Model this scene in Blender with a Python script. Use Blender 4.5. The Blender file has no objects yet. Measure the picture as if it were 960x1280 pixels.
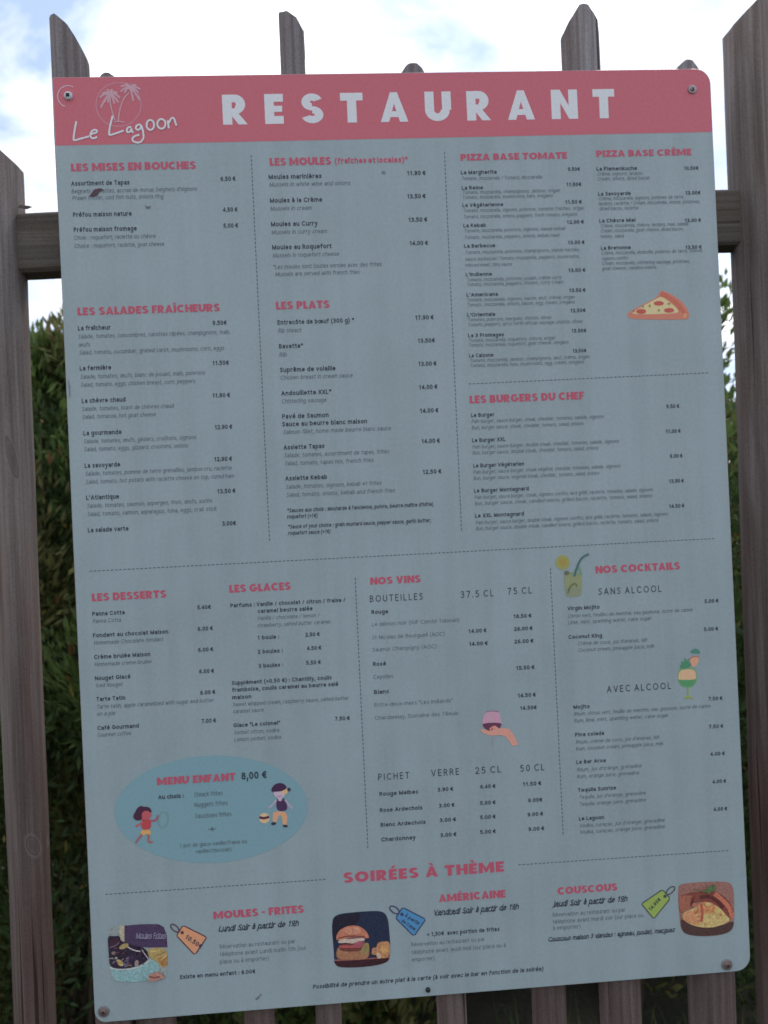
import bpy, bmesh, math, random
from mathutils import Vector, Matrix, noise
random.seed(7)
sc = bpy.context.scene
col = sc.collection
R = math.radians

# ---------------------------------------------------------------- camera
ZC = 1.52                      # height of the middle of the menu board; its front face is the plane y = 0
cam_d = bpy.data.cameras.new('camera')
cam = bpy.data.objects.new('camera', cam_d); col.objects.link(cam); sc.camera = cam
cam_d.sensor_fit = 'VERTICAL'; cam_d.sensor_height = 36; cam_d.lens = 1035/1280*36
cam_d.clip_start = .02; cam_d.clip_end = 2000
yaw, roll = -.06000, -.045284
cy, sy, cz, sz = math.cos(yaw), math.sin(yaw), math.cos(roll), math.sin(roll)
Rm = Matrix(((cz,-sz,0),(sz,cz,0),(0,0,1))) @ Matrix(((cy,0,sy),(0,1,0),(-sy,0,cy)))   # board (right, down, away) -> camera (right, down, forward)
def b2w(v): return Vector((v[0], v[2], -v[1]))
rx = b2w(Rm.row[0]); dn = b2w(Rm.row[1]); fw = b2w(Rm.row[2])
pos = b2w(-(Rm.transposed() @ Vector((.03295,.02862,1.05573))))
M = Matrix((rx, -dn, -fw)).transposed().to_4x4(); M.translation = pos + Vector((0,0,ZC))
cam.matrix_world = M
cam_d.dof.use_dof = True; cam_d.dof.focus_distance = .86; cam_d.dof.aperture_fstop = 7.2

# ---------------------------------------------------------------- sky, sun, exposure
SUN_EL, SUN_AZ = 50, 38        # azimuth from +Y (behind the board) towards +X
world = bpy.data.worlds.new('World'); sc.world = world; world.use_nodes = True
nt = world.node_tree; nt.nodes.clear()
def nd(t, **k):
    n = nt.nodes.new(t)
    for a, b in k.items(): setattr(n, a, b)
    return n
out = nd('ShaderNodeOutputWorld'); bg = nd('ShaderNodeBackground'); bg.inputs[1].default_value = .1
sky = nd('ShaderNodeTexSky', sky_type='NISHITA', sun_disc=False)
sky.sun_elevation = R(SUN_EL); sky.sun_rotation = R(SUN_AZ); sky.air_density = 1.0; sky.dust_density = .8
tc = nd('ShaderNodeTexCoord')
mp = nd('ShaderNodeMapping'); mp.inputs['Scale'].default_value = (1,1,1.9); mp.inputs['Location'].default_value = (3.1,.4,1.7)
nz = nd('ShaderNodeTexNoise'); nz.inputs['Scale'].default_value = 3.2; nz.inputs['Detail'].default_value = 9; nz.inputs['Roughness'].default_value = .58; nz.inputs['Distortion'].default_value = .25
rp = nd('ShaderNodeValToRGB'); rp.color_ramp.elements[0].position = .38; rp.color_ramp.elements[1].position = .54
n2 = nd('ShaderNodeTexNoise'); n2.inputs['Scale'].default_value = 2.1; n2.inputs['Detail'].default_value = 6
r2 = nd('ShaderNodeValToRGB'); r2.color_ramp.elements[0].position = .36; r2.color_ramp.elements[1].position = .60
r2.color_ramp.elements[0].color = (6.2,6.7,8.0,1); r2.color_ramp.elements[1].color = (12.4,12.4,12.6,1)
mx = nd('ShaderNodeMix', data_type='RGBA')
sk = nd('ShaderNodeMix', data_type='RGBA'); sk.inputs[0].default_value = .6; sk.inputs[7].default_value = (4.9,6.2,9.6,1)
lk = nt.links.new
lk(tc.outputs['Generated'], mp.inputs[0]); lk(mp.outputs[0], nz.inputs[0]); lk(mp.outputs[0], n2.inputs[0])
lk(nz.outputs[0], rp.inputs[0]); lk(n2.outputs[0], r2.inputs[0])
lk(sky.outputs[0], sk.inputs[6]); lk(sk.outputs[2], mx.inputs[6]); lk(r2.outputs[0], mx.inputs[7]); lk(rp.outputs[0], mx.inputs[0])
dt = nd('ShaderNodeVectorMath', operation='DOT_PRODUCT')
dt.inputs[1].default_value = (math.sin(R(SUN_AZ))*math.cos(R(SUN_EL)), math.cos(R(SUN_AZ))*math.cos(R(SUN_EL)), math.sin(R(SUN_EL)))
mr = nd('ShaderNodeMapRange'); mr.inputs[1].default_value = -.6; mr.inputs[2].default_value = 1; mr.inputs[3].default_value = .74; mr.inputs[4].default_value = 1.42
gn = nd('ShaderNodeVectorMath', operation='SCALE')          # thin bright cloud is brightest round the hidden sun
lk(tc.outputs['Generated'], dt.inputs[0]); lk(dt.outputs['Value'], mr.inputs[0]); lk(mr.outputs[0], gn.inputs['Scale']); lk(mx.outputs[2], gn.inputs[0])
lk(gn.outputs[0], bg.inputs[0]); lk(bg.outputs[0], out.inputs[0])
sun_d = bpy.data.lights.new('sun', 'SUN'); sun_d.energy = 1.0; sun_d.angle = R(12); sun_d.color = (1,.95,.88)
sun = bpy.data.objects.new('sun', sun_d); col.objects.link(sun)
sd = Vector((math.sin(R(SUN_AZ))*math.cos(R(SUN_EL)), math.cos(R(SUN_AZ))*math.cos(R(SUN_EL)), math.sin(R(SUN_EL))))
sun.rotation_euler = sd.to_track_quat('Z', 'Y').to_euler(); sun.location = sd*20
sc.view_settings.view_transform = 'Standard'; sc.view_settings.look = 'None'; sc.view_settings.exposure = 0.20

# ---------------------------------------------------------------- helpers
def mat(name, color, rough=.6, spec=.4, metal=0.0):
    m = bpy.data.materials.new(name); m.use_nodes = True
    b = m.node_tree.nodes['Principled BSDF']
    b.inputs['Base Color'].default_value = (*color, 1); b.inputs['Roughness'].default_value = rough
    b.inputs['Specular IOR Level'].default_value = spec; b.inputs['Metallic'].default_value = metal
    return m
INK = {}
def ink(c):
    k = tuple(round(v, 3) for v in c)
    if k not in INK:
        m = mat('ink', k, .5, .35); T = m.node_tree; N = T.nodes; b = N['Principled BSDF']
        t = N.new('ShaderNodeTexCoord'); n = N.new('ShaderNodeTexNoise'); n.inputs['Scale'].default_value = 260; n.inputs['Detail'].default_value = 3
        mxn = N.new('ShaderNodeMix'); mxn.data_type = 'RGBA'; mxn.inputs[6].default_value = (*[v*.9 for v in k],1); mxn.inputs[7].default_value = (*[min(1,v*1.1) for v in k],1)
        T.links.new(t.outputs['Object'], n.inputs[0]); T.links.new(n.outputs[0], mxn.inputs[0]); T.links.new(mxn.outputs[2], b.inputs['Base Color'])
        INK[k] = m
    return INK[k]
def link(name, me, parent=None, loc=(0,0,0)):
    o = bpy.data.objects.new(name, me); col.objects.link(o); o.location = loc
    if parent: o.parent = parent
    return o
def tag(o, label=None, cat=None, group=None, kind=None):
    for k, v in (('label', label), ('category', cat), ('group', group), ('kind', kind)):
        if v: o[k] = v
    return o
def mesh(name, verts, faces, mats, mi=None, smooth=False):
    me = bpy.data.meshes.new(name); me.from_pydata(verts, [], faces)
    for m in (mats if isinstance(mats, (list, tuple)) else [mats]): me.materials.append(m)
    if mi: me.polygons.foreach_set('material_index', mi)
    if smooth: me.polygons.foreach_set('use_smooth', [True]*len(me.polygons))
    me.update(); return me

# ---------------------------------------------------------------- wood
def wood_mat(name, ca, cb, cc, axis, streak=1.0, crack=True, knots=()):
    m = bpy.data.materials.new(name); m.use_nodes = True; T = m.node_tree; N = T.nodes; Lk = T.links.new
    b = N['Principled BSDF']; b.inputs['Roughness'].default_value = .85; b.inputs['Specular IOR Level'].default_value = .2
    t = N.new('ShaderNodeTexCoord'); oi = N.new('ShaderNodeObjectInfo')
    add = N.new('ShaderNodeVectorMath'); add.operation = 'ADD'; sc_ = N.new('ShaderNodeVectorMath'); sc_.operation = 'SCALE'
    cmb = N.new('ShaderNodeCombineXYZ')
    for i in range(3): Lk(oi.outputs['Random'], cmb.inputs[i])
    sc_.inputs['Scale'].default_value = 9; Lk(cmb.outputs[0], sc_.inputs[0]); Lk(t.outputs['Object'], add.inputs[0]); Lk(sc_.outputs[0], add.inputs[1])
    def nz(scale, s, det=5, dist=0.):
        mpn = N.new('ShaderNodeMapping'); mpn.inputs['Scale'].default_value = s; Lk(add.outputs[0], mpn.inputs[0])
        n = N.new('ShaderNodeTexNoise'); n.inputs['Scale'].default_value = scale; n.inputs['Detail'].default_value = det; n.inputs['Distortion'].default_value = dist
        Lk(mpn.outputs[0], n.inputs[0]); return n
    S = (1,1,.045) if axis == 'z' else (.045,1,1)
    S2 = (1,1,.012) if axis == 'z' else (.012,1,1)
    S3 = (1,1,.22) if axis == 'z' else (.22,1,1)
    g = nz(85, S, 6, .4); fine = nz(330, S2, 3); big = nz(16, S3, 3); big2 = nz(9, S3, 3, .6); spk = nz(420, (1,1,1), 2)
    def ramp(src, p0, c0, p1, c1):
        r = N.new('ShaderNodeValToRGB'); e = r.color_ramp.elements; e[0].position = p0; e[1].position = p1; e[0].color = (*c0,1); e[1].color = (*c1,1); Lk(src, r.inputs[0]); return r
    base = ramp(g.outputs[0], .32, ca, .68, cb)
    m1 = N.new('ShaderNodeMix'); m1.data_type = 'RGBA'; f1 = ramp(big.outputs[0], .45, (0,0,0), .68, (.75,.75,.75)); Lk(f1.outputs[0], m1.inputs[0]); Lk(base.outputs[0], m1.inputs[6]); m1.inputs[7].default_value = (*cc,1)
    m2 = N.new('ShaderNodeMix'); m2.data_type = 'RGBA'; m2.blend_type = 'MULTIPLY'; m2.inputs[0].default_value = .7*streak
    fr = ramp(fine.outputs[0], .30, (.5,.48,.46), .62, (1.08,1.08,1.08)); Lk(m1.outputs[2], m2.inputs[6]); Lk(fr.outputs[0], m2.inputs[7])
    m3 = N.new('ShaderNodeMix'); m3.data_type = 'RGBA'; m3.blend_type = 'MULTIPLY'; m3.inputs[0].default_value = .6
    f3 = ramp(big2.outputs[0], .36, (.62,.6,.6), .6, (1.05,1.05,1.05)); Lk(m2.outputs[2], m3.inputs[6]); Lk(f3.outputs[0], m3.inputs[7])
    last = m3
    ck = nz(60, S2, 2, .8); cr = ramp(ck.outputs[0], .285, (.16,.14,.13), .315, (1,1,1))
    m4 = N.new('ShaderNodeMix'); m4.data_type = 'RGBA'; m4.blend_type = 'MULTIPLY'; m4.inputs[0].default_value = .85 if crack else .3
    Lk(last.outputs[2], m4.inputs[6]); Lk(cr.outputs[0], m4.inputs[7])
    wv_m = N.new('ShaderNodeMapping'); wv_m.inputs['Scale'].default_value = (1,.6,.10) if axis == 'z' else (.10,.6,1); Lk(add.outputs[0], wv_m.inputs[0])
    wv = N.new('ShaderNodeTexWave'); wv.bands_direction = 'X' if axis == 'z' else 'Z'; wv.inputs['Scale'].default_value = 26; wv.inputs['Distortion'].default_value = 7; wv.inputs['Detail'].default_value = 4; wv.inputs['Detail Scale'].default_value = 1.3
    Lk(wv_m.outputs[0], wv.inputs[0]); wr = ramp(wv.outputs['Fac'], .1, (.70,.66,.64), .7, (1.06,1.06,1.06))
    m7 = N.new('ShaderNodeMix'); m7.data_type = 'RGBA'; m7.blend_type = 'MULTIPLY'; m7.inputs[0].default_value = .55 if axis == 'z' else .18; Lk(m4.outputs[2], m7.inputs[6]); Lk(wr.outputs[0], m7.inputs[7]); m4 = m7
    sp_ = ramp(spk.outputs[0], .34, (.72,.70,.70), .55, (1.04,1.04,1.04))
    m8 = N.new('ShaderNodeMix'); m8.data_type = 'RGBA'; m8.blend_type = 'MULTIPLY'; m8.inputs[0].default_value = .6; Lk(m4.outputs[2], m8.inputs[6]); Lk(sp_.outputs[0], m8.inputs[7]); m4 = m8
    if axis == 'z':        # bleached grey tops, browner and less weathered lower down; dimmer low light painted in too, border uneven
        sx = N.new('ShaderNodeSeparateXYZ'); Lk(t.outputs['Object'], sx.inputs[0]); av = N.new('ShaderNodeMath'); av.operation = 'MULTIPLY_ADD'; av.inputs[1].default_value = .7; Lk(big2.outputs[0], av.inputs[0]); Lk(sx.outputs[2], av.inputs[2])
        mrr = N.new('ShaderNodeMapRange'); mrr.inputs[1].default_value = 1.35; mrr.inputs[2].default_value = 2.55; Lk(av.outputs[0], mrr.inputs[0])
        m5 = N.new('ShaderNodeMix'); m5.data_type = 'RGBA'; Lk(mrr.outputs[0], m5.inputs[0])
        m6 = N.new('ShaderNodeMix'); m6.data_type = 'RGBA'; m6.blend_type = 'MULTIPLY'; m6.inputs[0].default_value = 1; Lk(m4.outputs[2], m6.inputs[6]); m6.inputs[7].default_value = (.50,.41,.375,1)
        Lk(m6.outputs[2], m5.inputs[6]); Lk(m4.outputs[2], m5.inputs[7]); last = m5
        for (kx, kz, ka, kb, kt) in knots:      # knots in the timber: dark eye in a pale ring
            def mt(op, a, b2=None, c2=None):
                q = N.new('ShaderNodeMath'); q.operation = op
                for i_, v_ in enumerate((a, b2, c2)):
                    if v_ is None: continue
                    if isinstance(v_, (int, float)): q.inputs[i_].default_value = v_
                    else: Lk(v_, q.inputs[i_])
                return q.outputs[0]
            dz = mt('SUBTRACT', sx.outputs[2], kz); dx = mt('SUBTRACT', mt('SUBTRACT', sx.outputs[0], kx), mt('MULTIPLY', dz, kt))
            wob_ = mt('MULTIPLY', mt('SUBTRACT', g.outputs[0], .5), .6)
            dd = mt('ADD', mt('ADD', mt('POWER', mt('ABSOLUTE', mt('DIVIDE', dx, ka)), 2.0), mt('POWER', mt('ABSOLUTE', mt('DIVIDE', dz, kb)), 2.0)), wob_)
            kr = N.new('ShaderNodeValToRGB'); e = kr.color_ramp.elements; Lk(mt('DIVIDE', dd, 3.0), kr.inputs[0])
            e[0].position = 0; e[0].color = (.11,.085,.08,1); e[1].position = .9; e[1].color = (.22,.195,.185,1)
            for p_, c_ in ((.22,(.16,.125,.115,1)),(.33,(.07,.055,.05,1)),(.40,(.23,.205,.195,1))): q = e.new(p_); q.color = c_
            kf = N.new('ShaderNodeMapRange'); kf.inputs[1].default_value = 1.1; kf.inputs[2].default_value = 2.2; kf.inputs[3].default_value = .55; kf.inputs[4].default_value = 0; Lk(dd, kf.inputs[0])
            mk = N.new('ShaderNodeMix'); mk.data_type = 'RGBA'; Lk(kf.outputs[0], mk.inputs[0]); Lk(last.outputs[2], mk.inputs[6]); Lk(kr.outputs[0], mk.inputs[7]); last = mk
        Lk(last.outputs[2], b.inputs['Base Color'])
    else: Lk(m4.outputs[2], b.inputs['Base Color'])
    bp = N.new('ShaderNodeBump'); bp.inputs['Strength'].default_value = .8; bp.inputs['Distance'].default_value = .0022
    hh = N.new('ShaderNodeMath'); hh.operation = 'MULTIPLY_ADD'; hh.inputs[1].default_value = .6; Lk(fine.outputs[0], hh.inputs[0]); Lk(cr.outputs[0], hh.inputs[2])
    Lk(hh.outputs[0], bp.inputs['Height']); Lk(bp.outputs[0], b.inputs['Normal'])
    return m
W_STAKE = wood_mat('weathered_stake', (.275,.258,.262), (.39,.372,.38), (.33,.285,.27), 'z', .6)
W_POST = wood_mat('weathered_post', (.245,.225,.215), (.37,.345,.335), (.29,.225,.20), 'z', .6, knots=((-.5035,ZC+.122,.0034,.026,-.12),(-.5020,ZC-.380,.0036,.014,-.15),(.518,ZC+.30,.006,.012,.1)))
W_RAIL = wood_mat('weathered_rail', (.13,.118,.10), (.19,.17,.145), (.17,.125,.10), 'x', .5)
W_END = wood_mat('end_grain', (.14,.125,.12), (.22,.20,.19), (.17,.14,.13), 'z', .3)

def prof_at(prof, x):
    if x <= prof[0][0]: return prof[0][1]
    for (xa, za), (xb, zb) in zip(prof, prof[1:]):
        if x <= xb: return za + (zb-za)*(x-xa)/max(1e-9, xb-xa)
    return prof[-1][1]
def stake_mesh(name, top, bot, prof, yf, depth, ridge, m, wob=.0012, notch=None, seed=0):
    """a faceted stake: x-extent top/bot (at ZC+.57 / ZC-.63), top outline prof (x, z above ZC)"""
    key = [(0,.45),(.05,.36),(ridge-.09,.06),(ridge,0),(ridge+.09,.05),(.95,.34),(1,.43),(.95,.68),(.82,.92),(.70,1),(.30,1),(.16,.92),(.05,.68)]
    pts = []
    for a, b in zip(key, key[1:]+key[:1]):
        n = max(1, int(math.hypot(b[0]-a[0], b[1]-a[1])/.09))
        for i in range(n): pts.append((a[0]+(b[0]-a[0])*i/n, a[1]+(b[1]-a[1])*i/n))
    zt = min(p[1] for p in prof) + ZC
    lv = [zt*i/26 for i in range(26)] + [zt-.004]
    if notch: lv = sorted(lv + [notch[0]+ZC, notch[0]+ZC+.0008, notch[1]+ZC-.0008, notch[1]+ZC])
    V, F = [], []
    n = len(pts)
    def ring(z, last=False):
        k = (z-(ZC-.63))/1.2
        x0 = bot[0]+(top[0]-bot[0])*k; x1 = bot[1]+(top[1]-bot[1])*k
        for s, d in pts:
            q = Vector((s*3+seed*7.3, d*3, z*3.1)); q2 = Vector((s*1.2+seed*3.1, 4.4, z*9))
            x = x0+(x1-x0)*s + noise.noise(q)*wob + noise.noise(q2)*wob*.6; y = yf+depth*d + noise.noise(q+Vector((9,1,5)))*wob*1.4
            if notch and notch[0]+ZC+.0004 < z < notch[1]+ZC-.0004: x = max(x, notch[2])
            zz = z if not last else ZC+prof_at(prof, x) - (.004*max(0, .3-d)/.3) + noise.noise(Vector((x*90, y*90, seed)))*.0016
            V.append((x, y, zz))
    for z in lv: ring(z)
    ring(zt, True)
    nr = len(lv)+1
    for r in range(nr-1):
        for i in range(n):
            j = (i+1) % n
            F.append((r*n+i, r*n+j, (r+1)*n+j, (r+1)*n+i))
    # top: strips between front and back outline by matching x
    b0 = (nr-1)*n
    fr = [i for i in range(n)]
    c = len(V); cx = sum(V[b0+i][0] for i in fr)/n; cyy = sum(V[b0+i][1] for i in fr)/n
    zc = ZC+prof_at(prof, cx)
    V.append((cx, cyy, zc))
    for i in range(n): F.append((b0+i, b0+(i+1) % n, c))
    F.append(tuple(reversed(range(n))))
    me = mesh(name, V, F, [m, W_END], [0]*(len(F)-n-1)+[1]*n+[0], smooth=True)
    return me
def shade(o, ang=28):
    me = o.data
    me.polygons.foreach_set('use_smooth', [True]*len(me.polygons))
    bm = bmesh.new(); bm.from_mesh(me); bmesh.ops.recalc_face_normals(bm, faces=bm.faces[:])
    for e in bm.edges:
        if len(e.link_faces) == 2 and e.calc_face_angle(0) > R(ang): e.smooth = False
    bm.to_mesh(me); bm.free()

SECTIONS = [
 ('mises', [
  ('H', 'LES MISES EN BOUCHES', -402.5, 471.6, 153.8, 9.77),
  ('N', 'Assortiment de Tapas', -403.1, 453.6, 71.4, 5.78),
  ('P', '6.50 €', -218.7, 455.6, 18.6, 5.64),
  ('D', "Beignets crevettes, accras de morue, beignets d'oignons", -403.2, 444.1, 154.3, 5.28),
  ('D', 'Prawn fritter, cod fish nuts, onions ring', -402.7, 435.7, 111.8, 5.28),
  ('N', 'Préfou maison nature', -402.5, 414.6, 71.8, 5.78),
  ('P', '4.50 €', -217.4, 416.7, 18.0, 5.64),
  ('N', 'Préfou maison fromage', -402.6, 395.9, 77.3, 5.78),
  ('P', '5.00 €', -217.7, 396.5, 18.2, 5.64),
  ('D', 'Choix : roquefort, raclette ou chèvre', -402.7, 386.1, 100.1, 5.28),
  ('D', 'Choice : roquefort, raclette, goat cheese', -402.6, 375.9, 110.0, 5.28),
 ]),
 ('moules', [
  ('H', 'LES MOULES', -156.2, 473.6, 77.5, 9.91),
  ('R', '(fraîches et locales)*', -74.1, 474.6, 93.1, 7.31),
  ('N', 'Moules marinières', -158.3, 456.6, 66.6, 5.86),
  ('P', '11.90 €', 17.2, 457.8, 23.8, 5.72),
  ('D', 'Mussels in white wine and onions', -158.0, 447.2, 101.8, 5.36),
  ('N', 'Moules à la Crème', -158.0, 426.7, 65.8, 5.86),
  ('P', '13.50 €', 16.1, 428.2, 23.6, 5.72),
  ('D', 'Mussels in cream', -158.1, 416.8, 52.0, 5.36),
  ('N', 'Moules au Curry', -158.0, 396.8, 58.5, 5.86),
  ('P', '13.50 €', 16.3, 398.3, 24.1, 5.72),
  ('D', 'Mussels in curry cream', -157.9, 386.9, 69.6, 5.36),
  ('N', 'Moules au Roquefort', -157.9, 367.5, 74.9, 5.86),
  ('P', '14.00 €', 16.4, 368.4, 23.6, 5.72),
  ('D', 'Mussels in roquefort cheese', -157.7, 357.6, 83.2, 5.36),
  ('D', '*Les moules sont toutes servies avec des frites.', -158.4, 343.0, 138.9, 5.36),
  ('D', 'Mussels are served with french fries', -155.5, 333.8, 106.0, 5.36),
 ]),
 ('pizza_tomate', [
  ('H', 'PIZZA BASE TOMATE', 87.0, 475.2, 138.6, 8.61),
  ('N', 'La Margherita', 86.6, 457.7, 46.2, 4.82),
  ('P', '9.50€', 225.9, 459.1, 15.7, 4.86),
  ('D', 'Tomate, mozzarella / Tomato, Mozzarella', 86.9, 450.1, 104.2, 4.51),
  ('N', 'La Reine', 86.8, 437.9, 27.4, 4.82),
  ('P', '11.50€', 223.1, 439.4, 19.5, 4.86),
  ('D', 'Tomate, mozzarella, champignons, jambon, origan', 87.3, 432.3, 126.7, 4.51),
  ('D', 'Tomato, mozzarella, mushrooms, ham, oregano', 87.2, 425.9, 117.0, 4.51),
  ('N', 'La Végétarienne', 86.8, 415.7, 52.7, 4.82),
  ('P', '11.50 €', 220.4, 416.7, 21.6, 4.85),
  ('D', 'Tomate, mozzarella, oignons, poivrons, tomates fraiches, origan', 87.1, 408.9, 157.5, 4.51),
  ('D', 'Tomato, mozzarella, onions, peppers, fresh tomato, oregano', 87.3, 401.0, 147.6, 4.51),
  ('N', 'La Kebab', 86.8, 389.6, 29.1, 4.82),
  ('P', '12.00 €', 221.3, 390.8, 22.3, 4.85),
  ('D', 'Tomate, mozzarella, poivrons, oignons, viande kebab', 87.6, 383.1, 131.3, 4.51),
  ('D', 'Tomato, mozzarella, peppers, onions, kebab meat', 87.4, 374.6, 124.0, 4.51),
  ('N', 'La Barbecue', 86.7, 363.3, 40.0, 4.82),
  ('P', '13.00 €', 221.5, 364.4, 21.9, 4.85),
  ('D', 'Tomate, mozzarella, poivrons, champignons, viande hachée,', 87.3, 355.3, 149.0, 4.51),
  ('D', 'sauce barbecue/ Tomato, mozzarella, peppers, mushrooms,', 86.9, 346.7, 149.0, 4.51),
  ('D', 'minced meat, bbq sauce', 86.8, 339.0, 60.4, 4.51),
  ('N', "L'Indienne", 86.9, 326.8, 33.8, 4.82),
  ('P', '13.00 €', 220.5, 328.5, 22.3, 4.85),
  ('D', 'Tomate, mozzarella, poivrons, poulet, crème curry', 87.8, 320.2, 123.0, 4.51),
  ('D', 'Tomato, mozzarella, peppers, chicken, curry cream', 87.6, 314.1, 125.0, 4.51),
  ('N', "L'Americana", 86.9, 300.7, 40.3, 4.82),
  ('P', '13.50 €', 220.4, 302.6, 21.4, 4.85),
  ('D', 'Tomate, mozzarella, oignons, bacon, œuf, crème, origan', 86.9, 294.3, 140.3, 4.51),
  ('D', 'Tomato, mozzarella, onions, bacon, egg, cream, oregano', 86.8, 288.0, 140.1, 4.51),
  ('N', "L'Orientale", 86.4, 275.1, 36.3, 4.82),
  ('P', '12.50€', 220.8, 276.4, 19.8, 4.85),
  ('D', 'Tomates, poivrons, merguez, chorizo, olives', 86.8, 268.9, 108.1, 4.51),
  ('D', 'Tomato, peppers, spicy north african sausage, chorizo, olives', 86.8, 262.6, 148.9, 4.51),
  ('N', 'La 3 Fromages', 86.5, 248.6, 46.2, 4.82),
  ('P', '13.50€', 221.1, 250.3, 19.3, 4.85),
  ('D', 'Tomate, mozzarella, roquefort, chèvre, origan', 86.6, 242.3, 112.7, 4.51),
  ('D', 'Tomato, mozzarella, roquefort, goat cheese, oregano', 86.6, 236.3, 129.6, 4.51),
  ('N', 'La Calzone', 86.3, 222.8, 31.6, 4.82),
  ('P', '13.50€', 221.4, 224.4, 17.9, 4.85),
  ('D', 'Tomate, mozzarella, jambon, champignons, œuf, crème, origan', 87.1, 216.6, 155.9, 4.51),
  ('D', 'Tomato, mozzarella, ham, mushrooms, egg, cream, oregano', 87.0, 210.2, 148.4, 4.51),
 ]),
 ('pizza_creme', [
  ('H', 'PIZZA BASE CRÈME', 264.1, 476.5, 126.2, 8.49),
  ('N', 'La Flamenkuche', 263.7, 458.7, 53.4, 4.87),
  ('P', '10.50€', 379.6, 457.2, 19.1, 4.9),
  ('D', 'Crème, oignons, lardons', 264.5, 452.2, 59.3, 4.56),
  ('D', 'Cream, onions, diced bacon', 264.3, 446.0, 68.6, 4.56),
  ('N', 'La Savoyarde', 264.4, 426.3, 42.9, 4.87),
  ('P', '13.00€', 379.9, 425.0, 20.1, 4.9),
  ('D', 'Crème, mozzarella, oignons, pommes de terre,', 264.7, 420.3, 113.1, 4.56),
  ('D', 'lardons, raclette / Cream, mozzarella, onions, potatoes,', 264.6, 413.8, 134.2, 4.56),
  ('D', 'diced bacon, raclette', 265.3, 407.4, 51.0, 4.56),
  ('N', 'La Chèvre Miel', 264.2, 391.4, 47.7, 4.87),
  ('P', '13.00 €', 377.5, 389.2, 21.4, 4.9),
  ('D', 'Crème, mozzarella, chèvre, lardons, miel, salade', 265.2, 385.0, 116.4, 4.56),
  ('D', 'Cream, mozzarella, goat cheese, diced bacon,', 265.1, 378.6, 110.1, 4.56),
  ('D', 'honey, salad', 265.2, 371.4, 30.1, 4.56),
  ('N', 'La Bretonne', 264.7, 356.1, 39.3, 4.87),
  ('P', '13.50 €', 376.6, 354.2, 21.6, 4.9),
  ('D', 'Crème, mozzarella, andouille, pommes de terre, chèvre,', 264.6, 349.8, 134.6, 4.55),
  ('D', 'oignons confits', 265.4, 342.7, 34.2, 4.55),
  ('D', 'Cream, mozzarella, chitterling sausage, potatoes,', 265.1, 336.3, 116.4, 4.55),
  ('D', 'goat cheese, candied onions', 265.0, 329.8, 71.4, 4.55),
 ]),
 ('salades', [
  ('H', 'LES SALADES FRAÎCHEURS', -402.6, 291.9, 175.8, 9.76),
  ('N', 'La fraîcheur', -402.9, 273.1, 39.9, 5.78),
  ('P', '9.50€', -236.7, 274.5, 17.4, 5.63),
  ('D', 'Salade, tomates, concombres, carottes râpées, champignons, maïs,', -403.1, 263.0, 187.5, 5.28),
  ('D', 'œufs', -403.2, 252.7, 14.0, 5.28),
  ('D', 'Salad, tomato, cucumber, grated carot, mushrooms, corn, eggs', -402.8, 243.0, 178.8, 5.28),
  ('N', 'La fermière', -402.9, 223.1, 38.4, 5.78),
  ('P', '11.50€', -239.2, 224.1, 20.4, 5.63),
  ('D', 'Salade, tomates, œufs, blanc de poulet, maïs, poivrons', -402.9, 212.8, 153.6, 5.28),
  ('D', 'Salad, tomato, eggs, chicken breast, corn, peppers', -402.7, 202.7, 140.9, 5.28),
  ('N', 'La chèvre chaud', -402.1, 182.5, 53.5, 5.78),
  ('P', '11.90 €', -241.0, 183.3, 21.9, 5.63),
  ('D', 'Salade, tomates, toast de chèvres chaud', -402.5, 172.6, 112.7, 5.28),
  ('D', 'Salad, tomatoe, hot goat cheese', -402.5, 162.8, 90.1, 5.28),
  ('N', 'La gourmande', -402.0, 142.2, 46.7, 5.78),
  ('P', '12.90 €', -239.9, 143.4, 21.7, 5.63),
  ('D', 'Salade, tomates, œufs, gésiers, croûtons, oignons', -402.2, 132.2, 138.5, 5.28),
  ('D', 'Salad, tomato, eggs, gizzard, croutons, onions', -402.1, 122.3, 127.9, 5.28),
  ('N', 'La savoyarde', -402.3, 101.7, 43.5, 5.78),
  ('P', '12.90 €', -242.5, 103.1, 22.3, 5.63),
  ('D', 'Salade, tomates, pomme de terre grenailles, jambon cru, raclette', -402.1, 91.9, 180.7, 5.28),
  ('D', 'Salad, tomato, hot potato with raclette cheese on top, cured ham', -401.8, 81.7, 183.1, 5.28),
  ('N', "L'Atlantique", -402.2, 61.8, 40.3, 5.78),
  ('P', '13.50 €', -240.3, 62.7, 22.5, 5.63),
  ('D', 'Salade, tomates, saumon, asperges, thon, œufs, surimi', -401.8, 51.8, 153.8, 5.28),
  ('D', 'Salad, tomato, salmon, asparagus, tuna, eggs, crab stick', -401.7, 41.4, 159.1, 5.28),
  ('N', 'La salade verte', -401.9, 21.2, 49.8, 5.78),
  ('P', '3.00€', -235.9, 21.9, 16.8, 5.63),
 ]),
 ('plats', [
  ('H', 'LES PLATS', -156.5, 291.8, 67.5, 9.9),
  ('N', 'Entrecôte de bœuf (300 g) *', -155.5, 272.5, 96.8, 5.86),
  ('P', '17.90 €', 19.3, 273.1, 23.6, 5.72),
  ('D', 'Rib steack', -155.0, 262.4, 29.1, 5.36),
  ('N', 'Bavette*', -154.9, 242.3, 30.2, 5.86),
  ('P', '13.50€', 21.3, 243.6, 21.8, 5.72),
  ('D', 'Rib', -155.3, 232.1, 9.1, 5.36),
  ('N', 'Suprême de volaille', -155.2, 212.4, 70.1, 5.86),
  ('P', '13.00 €', 20.7, 214.0, 23.2, 5.72),
  ('D', 'Chicken breast in cream sauce', -155.3, 202.9, 91.2, 5.36),
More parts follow.
